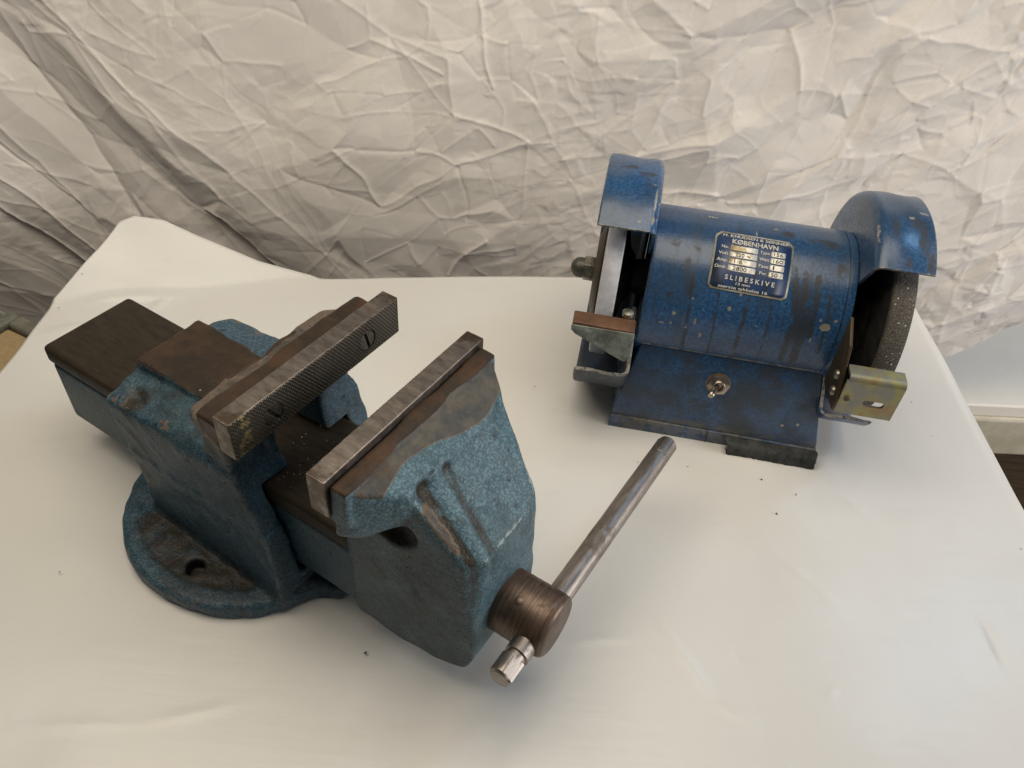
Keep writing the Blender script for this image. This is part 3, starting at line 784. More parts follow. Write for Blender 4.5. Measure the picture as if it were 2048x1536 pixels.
def build_moving_jaw():
    F = Field((0.030, -0.072, 0.012), (0.136, 0.072, 0.184), 0.00115)
    body = shull(F, [(0.039, -0.0368, 0.024), (0.039, 0.0368, 0.024), (0.098, -0.0345, 0.019), (0.098, 0.0345, 0.019), (0.1215, -0.0315, 0.038), (0.1215, 0.0315, 0.038),
                     (0.116, -0.032, 0.024), (0.116, 0.032, 0.024),
                     (0.039, -0.0368, 0.120), (0.039, 0.0368, 0.120), (0.060, -0.0368, 0.166), (0.060, 0.0368, 0.166), (0.080, -0.0362, 0.164), (0.080, 0.0362, 0.164),
                     (0.1165, -0.0325, 0.1285), (0.1215, -0.0245, 0.1240), (0.1215, 0.0250, 0.1240), (0.1165, 0.0310, 0.1285)], 0.0026)
    flare = shull(F, [(0.06, 0.02, 0.168), (0.0835, 0.0460, 0.1600), (0.1000, 0.0375, 0.1450), (0.1195, 0.0255, 0.1255), (0.06, 0.052, 0.1660), (0.085, 0.02, 0.159), (0.118, 0.0, 0.127), (0.06, 0.03, 0.10), (0.10, 0.03, 0.11), (0.06, 0.046, 0.13), (0.082, 0.040, 0.135), (0.0690, 0.0572, 0.1705), (0.060, 0.0590, 0.168), (0.062, 0.0555, 0.145)], 0.002)
    head = shull(F, sym([(0.0588, 0.0610, 0.1722), (0.0690, 0.0575, 0.1722), (0.0588, 0.0605, 0.138), (0.0690, 0.0565, 0.140), (0.0850, 0.0385, 0.147), (0.0860, 0.0370, 0.162), (0.0588, 0.03, 0.120), (0.078, 0.03, 0.120)]), 0.0028)
    ledge = sbox(F, 0.0500, 0.0688, -0.0600, 0.0600, 0.150, 0.1752, 0.0018)
    d = smin(body, head, 0.004)
    d = smin(d, ledge, 0.0012)
    d = smin(d, flare, 0.003)
    # undercut beside the head
    for s in (-1, 1):
        e = np.sqrt(((F.X - 0.0735) / 0.0165) ** 2 + ((F.Y - s * 0.0405) / 0.0125) ** 2 + ((F.Z - 0.1275) / 0.0120) ** 2)
        d = smax(d, -(e - 1) * 0.0105, 0.002)
    # rib furrows on the sloping front
    g1 = np.minimum(scapsule(F, (0.0870, -0.0258, 0.1590), (0.1205, -0.0300, 0.1260), 0), scapsule(F, (0.1205, -0.0300, 0.1260), (0.1225, -0.0325, 0.088), 0))
    g2 = np.minimum(scapsule(F, (0.0860, -0.0085, 0.1590), (0.1210, -0.0160, 0.1250), 0), scapsule(F, (0.1210, -0.0160, 0.1250), (0.1220, -0.0180, 0.108), 0))
    d = d + 0.0052 * np.exp(-(g1 / 0.0046) ** 2) + 0.0017 * np.exp(-(g2 / 0.0026) ** 2)
    d = smax(d, -scapsule(F, (0.0700, 0.030, 0.178), (0.0720, -0.020, 0.1775), 0.0035), 0.006)
    # joint line on the flank
    d = smax(d, -(np.hypot(F.X - 0.0405, np.abs(F.Y) - 0.0372) - 0.0012), 0.002)
    # seat of the plate
    d = smax(d, -sbox(F, 0.0, 0.0588, -0.08, 0.08, 0.1535, 0.20, 0.0), 0.001)
    d = smax(d, -sbox(F, 0.0, 0.0390, -0.08, 0.08, 0.0, 0.20, 0.0), 0.001)
    # pin holes
    for p in ((0.1075, 0.018, 0.1385), (0.1165, 0.012, 0.130), (0.099, 0.029, 0.146)):
        d = smax(d, -(np.sqrt((F.X - p[0]) ** 2 + (F.Y - p[1]) ** 2 + (F.Z - p[2]) ** 2) - 0.0017), 0.001)
    d = d + 0.00030 * vnoise(F.X + F.Z * 0.7, F.Y + F.Z * 0.5, 120, 5).astype(np.float32) + 0.0005 * vnoise(F.X - F.Z, F.Y * 1.1 + F.Z, 45, 15).astype(np.float32)
    me = surface_nets('moving_jaw', F, d)
    x, y, z = coords(me).T
    attr(me, 'bare', sstep(0.1728, 0.1744, z) * 0.95)
    # worn patch behind the ledge, ending in a ragged line across the slope
    line = 0.0775 + 0.006 * np.sin(y * 60) + 0.05 * np.maximum(-y, 0) - 0.05 * np.maximum(y - 0.03, 0)
    nzv = normals_z(me)
    attr(me, 'worn', np.maximum(sstep(line + 0.004, line - 0.002, x) * sstep(0.150, 0.160, z) * sstep(0.12, 0.40, nzv) * 1.0, sstep(-0.022, -0.030, y) * sstep(0.120, 0.135, z) * sstep(0.16, 0.15, z) * sstep(0.15, 0.45, nzv) * 0.62))
    g1 = scap_np(x, y, z, (0.0870, -0.0258, 0.1590), (0.1205, -0.0300, 0.1260))
    g2 = scap_np(x, y, z, (0.0860, -0.0085, 0.1590), (0.1210, -0.0160, 0.1250))
    g3 = scap_np(x, y, z, (0.1205, -0.0300, 0.1260), (0.1225, -0.0325, 0.088))
    eb = np.exp(-((x - 0.1208) ** 2 + (z - 0.1246) ** 2) / 0.0013 ** 2) * (y > -0.026)
    eb = np.maximum(eb, np.exp(-(scap_np(x, y, z, (0.1195, 0.0258, 0.1260), (0.0985, 0.0385, 0.1460)) / 0.0014) ** 2) * 0.9)
    eb = np.maximum(eb, np.exp(-(scap_np(x, y, z, (0.0865, -0.0335, 0.1575), (0.1165, -0.0335, 0.1275)) / 0.0016) ** 2) * 0.75)
    attr(me, 'edge', eb)
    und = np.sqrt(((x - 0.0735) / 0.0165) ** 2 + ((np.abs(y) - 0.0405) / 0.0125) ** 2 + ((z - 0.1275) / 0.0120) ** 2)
    dirt_shade = np.maximum(sstep(0.0060, 0.0040, g1) * 1.3, sstep(0.0036, 0.0018, g2) * 0.9)
    dirt_shade = np.maximum(dirt_shade, sstep(0.0060, 0.0042, g3) * 0.8)
    dirt_shade = np.maximum(dirt_shade, sstep(1.12, 0.98, und) * 1.0)  # undercut toned dark over its whole hollow
    dirt_shade = np.maximum(dirt_shade, sstep(-0.022, -0.034, y) * sstep(0.140, 0.115, z) * 0.46)  # near flank: grime, plus its shade put into the colour
    dirt_shade = np.maximum(dirt_shade, sstep(0.011, 0.004, np.hypot(x - 0.0735, y - 0.012)) * 0.9 * (z > 0.15))
    attr(me, 'dirt_shade', dirt_shade)
    link('moving_jaw', me, M['cast_moving'], vise, True)
def scap_np(x, y, z, a, b):
    a = np.array(a); b = np.array(b); ab = b - a
    t = np.clip(((x - a[0]) * ab[0] + (y - a[1]) * ab[1] + (z - a[2]) * ab[2]) / (ab @ ab), 0, 1)
    return np.sqrt((x - a[0] - t * ab[0]) ** 2 + (y - a[1] - t * ab[1]) ** 2 + (z - a[2] - t * ab[2]) ** 2)
build_moving_jaw()

# jaw plates: ground bar + knurled face with real cross-cut grooves and counterbored screws
def knurl_face():
    ny, nz = 620, 130
    y = np.linspace(-0.0622, 0.0622, ny); z = np.linspace(0, 0.0240, nz)
    Yg, Zg = np.meshgrid(y, z, indexing='ij')
    pitch = 0.00175
    a, b = R(54), R(-54)
    def tri(t):
        f = np.abs((t / pitch) % 1.0 - 0.5) * pitch        # distance to a groove centre line
        return f
    g = np.minimum(tri(Yg * math.sin(a) + Zg * math.cos(a)), tri(Yg * math.sin(b) + Zg * math.cos(b)))
    wear = 0.75 + 0.25 * vnoise(Yg, Zg, 60, 8)
    depth = 0.00055 * wear * sstep(0.00040, 0.00010, g)
    edge = np.minimum(np.minimum(Yg + 0.0622, 0.0622 - Yg), np.minimum(Zg, 0.0240 - Zg))
    for yc in (-0.0355, 0.0355):
        rr = np.hypot(Yg - yc, Zg - 0.0105)
        depth = np.where(rr < 0.0064, 0.0026, depth)
    X = -depth - 0.00008 * np.abs(vnoise(Yg, Zg, 300, 9))
    X = X - 0.0003 * sstep(0.0004, 0.0, edge)
    return gridmesh('knurled_face', np.stack([X, Yg, Zg], -1)), depth
kf, kd = knurl_face()
attr(kf, 'groove', kd.ravel())
def mat_knurl():
    m = NT('knurled_jaw_face')
    gr = m.ramp(m.attr('groove'), 0.0001, 0.0004)
    col = m.mix(m.noise(70, 5, 0.65), (0.085, 0.072, 0.056), (0.17, 0.148, 0.118))
    col = m.mix(gr, col, (0.012, 0.009, 0.006))
    # brassy rub near one end
    sx = m.n('ShaderNodeSeparateXYZ'); m.set(sx.inputs[0], m.co)
    br = m.math('MULTIPLY', m.ramp(m.math('ABSOLUTE', m.math('ADD', sx.outputs[1], 0.0545)), 0.0065, 0.002), m.ramp(m.noise(180, 4, 0.7), 0.48, 0.60))
    col = m.mix(br, col, (0.34, 0.27, 0.12))
    return m.done(col, 0.42, m.mixf(gr, 0.75, 0.1), m.bump(m.noise(700, 3), 0.2, 0.0003))
M['knurl_face'] = mat_knurl()

def jaw_bar():
    """five-sided ground bar with slightly chipped edges, open towards the knurled face"""
    me = box_mesh('jaw_bar', -0.0112, -0.0004, -0.0625, 0.0625, 0, 0.0245, 0)
    bm = bmesh.new(); bm.from_mesh(me)
    bmesh.ops.subdivide_edges(bm, edges=[e for e in bm.edges if e.calc_length() > 0.1], cuts=60)
    es = [e for e in bm.edges if e.is_manifold and e.calc_face_angle(0) > R(60)]
    bmesh.ops.bevel(bm, geom=es, offset=0.0005, segments=2, affect='EDGES', profile=0.5)
    bmesh.ops.delete(bm, geom=[f for f in bm.faces if f.normal.x > 0.9], context='FACES')
    for v in bm.verts:
        t = 0.5 * math.sin(v.co.y * 410) + 0.5 * math.sin(v.co.y * 173 + 2)
        if v.co.z > 0.022: v.co.z += 0.00012 * t
        if v.co.x > -0.002 and v.co.z > 0.022: v.co.x += 0.00010 * math.sin(v.co.y * 900)
    bm.to_mesh(me); bm.free()
    return me
def screw_mesh():
    """countersunk slotted screw head, two half discs with a slot between"""
    bm = bmesh.new()
    r, w, t = 0.0060, 0.0010, 0.0017
    for s in (-1, 1):
        a0 = math.asin(w / r)
        arc = [(r * math.cos(a), s * r * math.sin(a)) for a in np.linspace(a0, math.pi - a0, 20)]
        top = [bm.verts.new((0, p, q)) for p, q in arc]; bot = [bm.verts.new((-t, p, q)) for p, q in arc]
        bm.faces.new(top); bm.faces.new(bot)
        for i in range(len(arc)):
            j = (i + 1) % len(arc); bm.faces.new((top[i], top[j], bot[j], bot[i]))
    fl_ = [bm.verts.new((-t * 0.95, p, q)) for p, q in ngon(28, r * 0.995)]
    bm.faces.new(fl_)
    bmesh.ops.recalc_face_normals(bm, faces=bm.faces)
    me = bpy.data.meshes.new('slotted_screw'); bm.to_mesh(me); bm.free()
    return bevel_mesh(me, 0.0003, 2, 50)
bar_me, screw_me = jaw_bar(), screw_mesh()
for kk, (x, rz) in enumerate(((0.0, 0.0), (0.0476, math.pi))):
    b = link('jaw_plate', bar_me, None, vise); b.location = (x, 0, 0.1550); b.rotation_euler = (0, 0, rz)
    b['label'] = ('bright ground jaw plate on the fixed jaw' if kk == 0 else 'bright ground jaw plate on the moving jaw')
    if kk == 0: bar_me.materials.append(M['plate']); kf.materials.append(M['knurl_face']); screw_me.materials.append(M['knurl'])
    k = link('knurled_face', kf, None, b); k.location = (0, 0, 0.0002)
    for yc, rot in ((0.0355, R(104)), (-0.0355, R(122))):
        s = link('screw', screw_me, None, b); s.location = (-0.0006, yc, 0.0107); s.rotation_euler = (rot, 0, 0)

# screw head (hub) and sliding handle bar
HZ = 0.0635
hub = lathe_mesh('hub', [(0.1195, 0.0), (0.1195, 0.0182), (0.1225, 0.0188), (0.1500, 0.0188), (0.1530, 0.0183), (0.1546, 0.0168), (0.1550, 0.0160), (0.1550, 0.0)], 'X', 72)
hb = link('screw_head', xf(hub, T(0, 0, HZ)), M['hub'], vise, 35)
pin = lathe_mesh('pin', [(0.0, 0.0), (0.0007, 0.0), (0.0007, 0.0018), (0.0003, 0.0024), (-0.001, 0.0026)], 'Z', 24)
pn = link('lock_pin', pin, M['hub'], hb, 40)
pn.matrix_local = Matrix.Translation((0.1335, -0.0070, HZ + 0.0174)) @ Matrix.Rotation(R(21), 4, 'X')
col_ = lathe_mesh('thrust_collar', [(0.1160, 0.0), (0.1160, 0.0232), (0.1196, 0.0226), (0.1196, 0.0)], 'X', 64)
link('thrust_collar', xf(col_, T(0, 0, HZ)), M['cast_moving'], vise, 35)
for a_ in (0,): pass

def handle():
    r = 0.0071
    a = Vector((0.1452, -0.0420, 0.0640)); b = Vector((0.1446, 0.1700, 0.0565))
    L = (b - a).length
    prof = [(0, 0), (0, 0.0052), (0.0012, 0.0068), (0.0020, r), (0.0132, r), (0.0136, 0.0058), (0.0158, 0.0058), (0.0162, r),
            (L - 0.018, r), (L - 0.0177, r * 0.97), (L - 0.0170, r * 0.97), (L - 0.0167, r), (L - 0.0020, r), (L - 0.0006, 0.0062), (L, 0.0050), (L, 0)]
    # extra rings so that flats stay crisp
    pr = []
    for (h, q), (h2, q2) in zip(prof[:-1], prof[1:]):
        pr.append((h, q))
        if h2 - h > 0.004:
            n = 3 if h2 - h < 0.05 else 60
            for i in range(1, n): pr.append((h + (h2 - h) * i / n, q + (q2 - q) * i / n))
    pr.append(prof[-1])
    me = lathe_mesh('handle_bar', pr, 'Z', 48)
    for v in me.vertices:
        h = v.co.z
        if 0.0005 < h < 0.0134:                       # two filed flats on the near end
            for n in (Vector((0.62, -0.78, 0)), Vector((-0.62, 0.78, 0)), Vector((0.95, 0.3, 0))):
                dd = v.co.x * n.x + v.co.y * n.y
                if dd > 0.0057: v.co.x -= (dd - 0.0057) * n.x; v.co.y -= (dd - 0.0057) * n.y
        elif h > L - 0.0172:
            for n in (Vector((0.75, 0.66, 0)), Vector((-0.75, -0.66, 0))):
                dd = v.co.x * n.x + v.co.y * n.y
                if dd > 0.0062: v.co.x -= (dd - 0.0062) * n.x; v.co.y -= (dd - 0.0062) * n.y
        else:
            k = 1 + 0.006 * math.sin(h * 190) * math.sin(h * 57 + 1)
            v.co.x *= k; v.co.y *= k
    q = Vector((0, 0, 1)).rotation_difference((b - a).normalized())
    me.transform(Matrix.Translation(a) @ q.to_matrix().to_4x4()); me.update()
    link('handle_bar', me, M['rod'], vise, 32)
handle()
# filings on the slide
def filings():
    V, Fc = [], []
    for i in range(170):
        x = rng.uniform(-0.035, 0.045); y = rng.normal(-0.002, 0.014)
        if abs(y) > 0.031: continue
        s = rng.uniform(0.0002, 0.00065); a = rng.uniform(0, 6.28); n = len(V)
        for (p, q, z) in ((-1, -.5, 0), (1, -.4, 0), (.8, .6, 0), (-.7, .5, 0), (0, 0, .9)):
            V.append((x + s * (p * math.cos(a) - q * math.sin(a)), y + s * (p * math.sin(a) + q * math.cos(a)), 0.0925 + s * z))
        Fc += [(n, n + 1, n + 4), (n + 1, n + 2, n + 4), (n + 2, n + 3, n + 4), (n + 3, n, n + 4)]
    o = link('metal_filings', pymesh('filings', V, Fc), M['shaving'], vise); o['kind'] = 'stuff'
filings()

# ------------------------------------------------------------------ bench grinder
ZG, RG, RB = 0.0986, 0.0882, 0.0572
gr = empty('bench_grinder', (0.1709, 0.5058, 0), -0.1326)
tag(gr, 'small blue double-ended bench grinder with two wheels and a maker\'s plate', 'grinder')

def build_barrel():
    n, m = 260, 200
    prof = [(-0.0758, RB - 0.0035), (-0.0758, RB - 0.0012), (-0.0750, RB - 0.0002), (-0.0738, RB)]
    xs = np.linspace(-0.073, 0.0605, m)
    prof += [(x, RB) for x in xs]
    prof += [(0.0606, RB - 0.0006), (0.0612, RB - 0.0006), (0.0613, RB), (0.0650, RB), (0.0665, RB - 0.0004), (0.0672, RB - 0.0014), (0.0672, RB - 0.0040)]
    prof = [(-0.0640, 0.0), (-0.0640, RB - 0.0036)] + prof + [(0.0600, RB - 0.0041), (0.0600, 0.0)]
    a = np.linspace(0, 2 * np.pi, n + 1)
    px = np.array([p[0] for p in prof]); pr = np.array([p[1] for p in prof])
    th = a[:, None]
    P = np.stack([np.repeat(px[None], n + 1, 0), -pr[None] * np.cos(th), ZG + pr[None] * np.sin(th)], -1)
    me = gridmesh('motor_housing', P[:, ::-1])
    bm = bmesh.new(); bm.from_mesh(me); bmesh.ops.remove_doubles(bm, verts=bm.verts, dist=1e-6); bmesh.ops.recalc_face_normals(bm, faces=bm.faces); bm.to_mesh(me); bm.free()
    x, y, z = coords(me).T
    A = np.degrees(np.arctan2(z - ZG, -y)); S = RB * 1000 * np.pi / 180   # mm per degree
    X = x * 1000
    def blob(x0, a0, rx, ra): return np.exp(-(((X - x0) / rx) ** 2 + ((A - a0) / ra) ** 2) ** 1.5)
    g = np.zeros(len(x))
    for (x0, a0, x1, a1, w) in ((22.9, 57, 33.6, 2, 3.6), (31.4, 54, 33.3, 10, 3.2), (40.2, 52, 42.5, 12, 3.0), (27, 40, 30, -15, 3.0), (36, 30, 38, -18, 4.2),
                                (-44.7, 40, -41, -17, 1.9), (-4.1, 29, -4.8, -10, 2.2), (-25, 30, -22, -20, 1.4), (12, 30, 14, -20, 1.2), (50, 40, 52, 0, 1.3)):
        t = np.clip((A - a0) / (a1 - a0), 0, 1); xc = x0 + (x1 - x0) * t
        e = (A - (a0 + (a1 - a0) * t))
        g = np.maximum(g, np.exp(-(((X - xc) / w) ** 2 + (e / 4) ** 2) ** 2) * 0.60)
    for b in ((19, 88, 9, 6), (-62, 64, 9, 7), (-47, 61, 8, 6), (50, 80, 9, 9), (56, 60, 7, 12), (40, 84, 14, 5), (-50, 48, 4, 12), (-58, 20, 5, 14)):
        g = np.maximum(g, blob(*b) * 0.52)
    g = np.maximum(g, sstep(6, 0, np.abs(X - 62)) * 0.45)
    attr(me, 'grime', g)
    c = np.zeros(len(x))
    for b in ((-15.6, 22, 2.0, 2.0), (-52.8, 12, 2.0, 1.8), (51, 19.5, 5.0, 3.6), (47, 24, 1.5, 1.5), (57, 25, 1.8, 1.6), (-31, -3, 1.3, 3.0), (-37, 8, 1.0, 4.0), (-7.4, 77.5, 5.5, 1.2), (-4.5, 82, 0.8, 4), (-10, 33, 1.5, 2), (44, 8, 1, 2.5),
              (-42, 25, 1.2, 1.2), (-60, 3, 2.5, 1.3), (-19, 30, 1, 1), (5, 12, 1, 1), (-33, 18, .8, .8), (9, 92, 4, 1)):
        c = np.maximum(c, blob(*b) * 0.9)
    attr(me, 'chip', c)
    link('motor_housing', me, M['enamel'], gr, 40)
build_barrel()
for x0, x1 in ((-0.0650, -0.0638), (0.0598, 0.0610)):
    link('end_bell', xf(lathe_mesh('end_bell', [(x0, 0), (x0, 0.050), (x1, 0.050), (x1, 0)], 'X', 48), T(0, 0, ZG)), M['blackiron'], gr, 35)
link('shaft', xf(lathe_mesh('shaft', [(-0.124, 0), (-0.124, 0.0063), (-0.085, 0.0063), (-0.085, 0.013), (-0.066, 0.016), (0.062, 0.016), (0.080, 0.013), (0.080, 0.0063), (0.118, 0.0063), (0.118, 0)], 'X', 36), T(0, 0, ZG)), M['blackiron'], gr, 35)

def guard(xi, xo, name, aend=-22.5, shrink=0.0):
    """cowl: rim strip and inner cheek swept from the front lip over the back to the lower lip"""
    s = 1 if xo > xi else -1
    t = 0.0024
    prof = []
    rc = 0.006
    outer = [(xo, RG - 0.0012), (xo - s * 0.0012, RG)]
    for q in np.linspace(0, math.pi / 2, 6): outer.append((xi + s * (rc - rc * math.sin(q)), RG - rc + rc * math.cos(q)))
    outer.append((xi, 0.050))
    inner = [(xi + s * t, 0.050)]
    for q in np.linspace(math.pi / 2, 0, 5): inner.append((xi + s * (rc - (rc - t) * math.sin(q)), RG - rc + (rc - t) * math.cos(q)))
    inner += [(xo - s * 0.0012, RG - t), (xo, RG - t + 0.0008)]
    prof = outer + inner
    a0, a1 = R(54.3), R(360 + aend)
    n = 120
    V, Fc = [], []
    k = len(prof)
    for i in range(n + 1):
        th = a0 + (a1 - a0) * i / n
        kf_ = 1 - shrink * max(0.0, (math.degrees(th) - 250) / (360 + aend - 250))
        for (x, r) in prof: V.append((x, -r * kf_ * math.cos(th), ZG + r * kf_ * math.sin(th)))
    for i in range(n):
        for q in range(k): Fc.append((i * k + q, i * k + (q + 1) % k, (i + 1) * k + (q + 1) % k, (i + 1) * k + q))
    # caps as a strip between the outer and the inner line
    def cap(off, flip):
        no = len(outer)
        o_ = list(range(no)); i_ = list(range(k - 1, no - 1, -1))
        m = max(len(o_), len(i_))
        for j in range(m - 1):
            a, b = o_[min(j, no - 1)], o_[min(j + 1, no - 1)]
            c, d = i_[min(j, len(i_) - 1)], i_[min(j + 1, len(i_) - 1)]
            f = [a, b] + ([d] if d != c or True else []) + ([c] if c != d else [])
            f = [off + q for q in dict.fromkeys(f)]
            if len(f) >= 3: Fc.append(tuple(f if flip else f[::-1]))
    cap(0, False); cap(n * k, True)
    me = pymesh('wheel_guard', V, Fc)
    bm = bmesh.new(); bm.from_mesh(me); bmesh.ops.recalc_face_normals(bm, faces=bm.faces)
    bmesh.ops.subdivide_edges(bm, edges=[e for e in bm.edges if abs(e.verts[0].co.x - e.verts[1].co.x) > 0.02], cuts=14, use_grid_fill=True)
    for v in bm.verts:                                   # dented sheet
        w = 0.0005 * math.sin(v.co.x * 230 + v.co.z * 60) * math.sin(v.co.y * 80 + 1)
        rr = math.hypot(v.co.y, v.co.z - ZG)
        if rr > 0.075:
            v.co.y += w * v.co.y / rr; v.co.z += w * (v.co.z - ZG) / rr
    bm.to_mesh(me); bm.free()
    x, y, z = coords(me).T
    A = np.degrees(np.arctan2(z - ZG, -y)); X = x * 1000
    g = np.zeros(len(x)); c = np.zeros(len(x))
    def blob(x0, a0_, rx, ra): return np.exp(-(((X - x0) / rx) ** 2 + ((A - a0_) / ra) ** 2) ** 1.5)
    if s < 0:
        for b in ((-88, 88, 10, 5), (-86, 80, 4, 5), (-100, 92, 12, 3)): g = np.maximum(g, blob(*b) * 0.55)
        for b in ((-83, 79.5, 2.4, 1.4), (-80, 70, 1.3, 9), (-80, 60, 1.3, 4), (-93, 55, 12, 1.0)): c = np.maximum(c, blob(*b) * 0.9)
        g = np.maximum(g, 0.65 * ((A < 40) & (A > -170)))  # whole lower half of this guard toned darker
    else:
        for b in ((80, 76, 4.5, 12), (98, 72, 5, 14), (94, 80, 6, 7), (88, 58, 5, 4), (102, 60, 4, 8)): g = np.maximum(g, blob(*b) * 0.60)
        for b in ((69, 72, 1.0, 10), (91, 84, 3, 2), (100, 88, 5, 2)): c = np.maximum(c, blob(*b) * 0.8)
    c = np.maximum(c, 0.62 * np.exp(-((A - 54.6) / 0.9) ** 2) * (np.hypot(y, z - ZG) > 0.05))
    c = np.maximum(c, 0.60 * np.exp(-((A - aend + 0.1) / 0.8) ** 2))
    c = np.maximum(c, 0.50 * np.exp(-((X - xo * 1000) / 0.9) ** 2) * (np.hypot(y, z - ZG) > 0.08))
    rr_ = np.hypot(y, z - ZG)
    c = np.maximum(c, (0.66 if s < 0 else 0.52) * np.exp(-((X - xi * 1000 - s * 1.6) / 1.3) ** 2 - ((rr_ - RG + 0.0016) / 0.0016) ** 2))
    attr(me, 'grime', g); attr(me, 'chip', c)
    o = link('wheel_guard', me, M['enamel_guard'], gr, 40)
    o['label'] = name
guard(-0.0762, -0.1168, 'blue guard with scraped edge over the pale grey wheel')
guard(0.0672, 0.1056, 'blue guard with black oil stains over the dark wheel', -36.0, 0.045)

def wheel(x0, x1, rad, mat, lab, s):
    prof = [(x0, 0.012), (x0, rad - 0.0012), (x0 + 0.0006, rad - 0.0003), (x0 + 0.0014, rad), (x1 - 0.0014, rad), (x1 - 0.0006, rad - 0.0003), (x1, rad - 0.0012), (x1, 0.012)]
    me = lathe_mesh('grinding_wheel', prof, 'X', 120, closed=True)
    xf(me, T(0, 0, ZG))
    w = link('grinding_wheel', me, mat, gr, 30); w['label'] = lab
    out = x0 if s < 0 else x1
    inn = x1 if s < 0 else x0
    f = [(out, 0.0), (out, 0.036), (out + s * 0.0016, 0.0372), (out + s * 0.0032, 0.035), (out + s * 0.0062, 0.026), (out + s * 0.0064, 0.0)]
    link('flange', xf(lathe_mesh('flange', f, 'X', 64), T(0, 0, ZG)), M['flange'], w, 30)
    f = [(inn, 0.0), (inn, 0.036), (inn - s * 0.0014, 0.037), (inn - s * 0.003, 0.035), (inn - s * 0.0055, 0.022), (inn - s * 0.010, 0.016), (inn - s * 0.010, 0.0)]
    link('flange', xf(lathe_mesh('flange', f, 'X', 64), T(0, 0, ZG)), M['blackiron'], w, 30)  # inner flange in black: shade inside the guard put into its colour
    n0 = out + s * 0.0064
    hx = prism_mesh('hex_nut', ngon(6, 0.0098, R(12)), 0, n0, n0 + s * 0.0082, 0.0006, 2)
    nut = link('hex_nut', xf(hx, T(0, 0, ZG)), M['nut'], w, 30)
    d0 = n0 + s * 0.0080
    dome = [(d0, 0.0), (d0, 0.0080), (d0 + s * 0.0036, 0.0080)] + [(d0 + s * (0.0036 + 0.0070 * math.sin(q)), 0.0080 * math.cos(q)) for q in np.linspace(0.15, math.pi / 2, 8)]
    link('acorn_cap', xf(lathe_mesh('acorn_cap', dome, 'X', 40), T(0, 0, ZG)), M['acorn'], w, 45)
    return w
wheel(-0.1085, -0.0955, 0.0640, M['wheel_light'], 'pale grey worn grinding wheel', -1)
rw = wheel(0.0850, 0.1002, 0.0752, M['wheel_dark'], 'dark coarse grinding wheel with white specks', 1)

link('side_disc', xf(lathe_mesh('side_disc', [(0.0847, 0.02), (0.0847, 0.0700), (0.0849, 0.0712), (0.0853, 0.0712), (0.0853, 0.02)], 'X', 90, closed=True), T(0, 0, ZG)), M['blackiron'], rw, 30)
# base: folded sheet pedestal
def build_base():
    pts = []
    for s in (-1, 1):
        pts += [(-0.0835, s * 0.0690, 0.0), (0.0770, s * 0.0690, 0.0), (-0.0832, s * 0.0690, 0.0130), (0.0768, s * 0.0690, 0.0130)]
    lip = hull_mesh('base_skirt', pts, 0.0006)
    V = []
    for s in (-1, 1):
        V += [(-0.0825, s * 0.0676, 0.0131), (0.0762, s * 0.0676, 0.0131), (-0.0825, s * 0.0665, 0.0165), (0.0762, s * 0.0665, 0.0165), (-0.0695, s * 0.0515, 0.0775), (0.0625, s * 0.0515, 0.0775), (-0.0695, s * 0.030, 0.085), (0.0625, s * 0.030, 0.085)]
    me = hull_mesh('base_pedestal', V, 0.0012, 3)
    o = link('base', me, M['enamel_base'], gr, 40)
    # drilled corner holes
    for (hx, hz) in ((-0.0752, 0.0215), (0.0655, 0.0195)):
        cyl = prism_mesh('cut', ngon(18, 0.0021), 1, -0.075, -0.056); xf(cyl, T(hx, 0, hz))
        co = bpy.data.objects.new('cut', cyl); COL.objects.link(co)
        md = o.modifiers.new('hole', 'BOOLEAN'); md.operation = 'DIFFERENCE'; md.object = co; md.solver = 'EXACT'
        dg = bpy.context.evaluated_depsgraph_get(); dg.update()
        nm = bpy.data.meshes.new_from_object(o.evaluated_get(dg))
        o.modifiers.clear(); o.data = nm
        bpy.data.objects.remove(co)
    bm = bmesh.new(); bm.from_mesh(o.data)
    bmesh.ops.triangulate(bm, faces=[f for f in bm.faces if len(f.verts) > 4])
    bm.to_mesh(o.data); bm.free()
    me = o.data
    me.polygons.foreach_set('use_smooth', [True] * len(me.polygons)); me.set_sharp_from_angle(angle=R(35))
    sk = link('base_skirt', lip, M['enamel_base'], o, 40)
    # seam where the skirt was cut
    link('skirt_seam', box_mesh('seam', -0.0066, -0.0061, -0.0694, -0.0688, 0.0003, 0.0128), M['blackiron'], sk)
    # weld bead along the barrel
    link('barrel_seam', xf(prism_mesh('bead', ngon(8, 0.0011), 0, -0.0690, 0.0620), T(0, -0.0522, 0.0768)), M['enamel_base'], o, 60)
build_base()
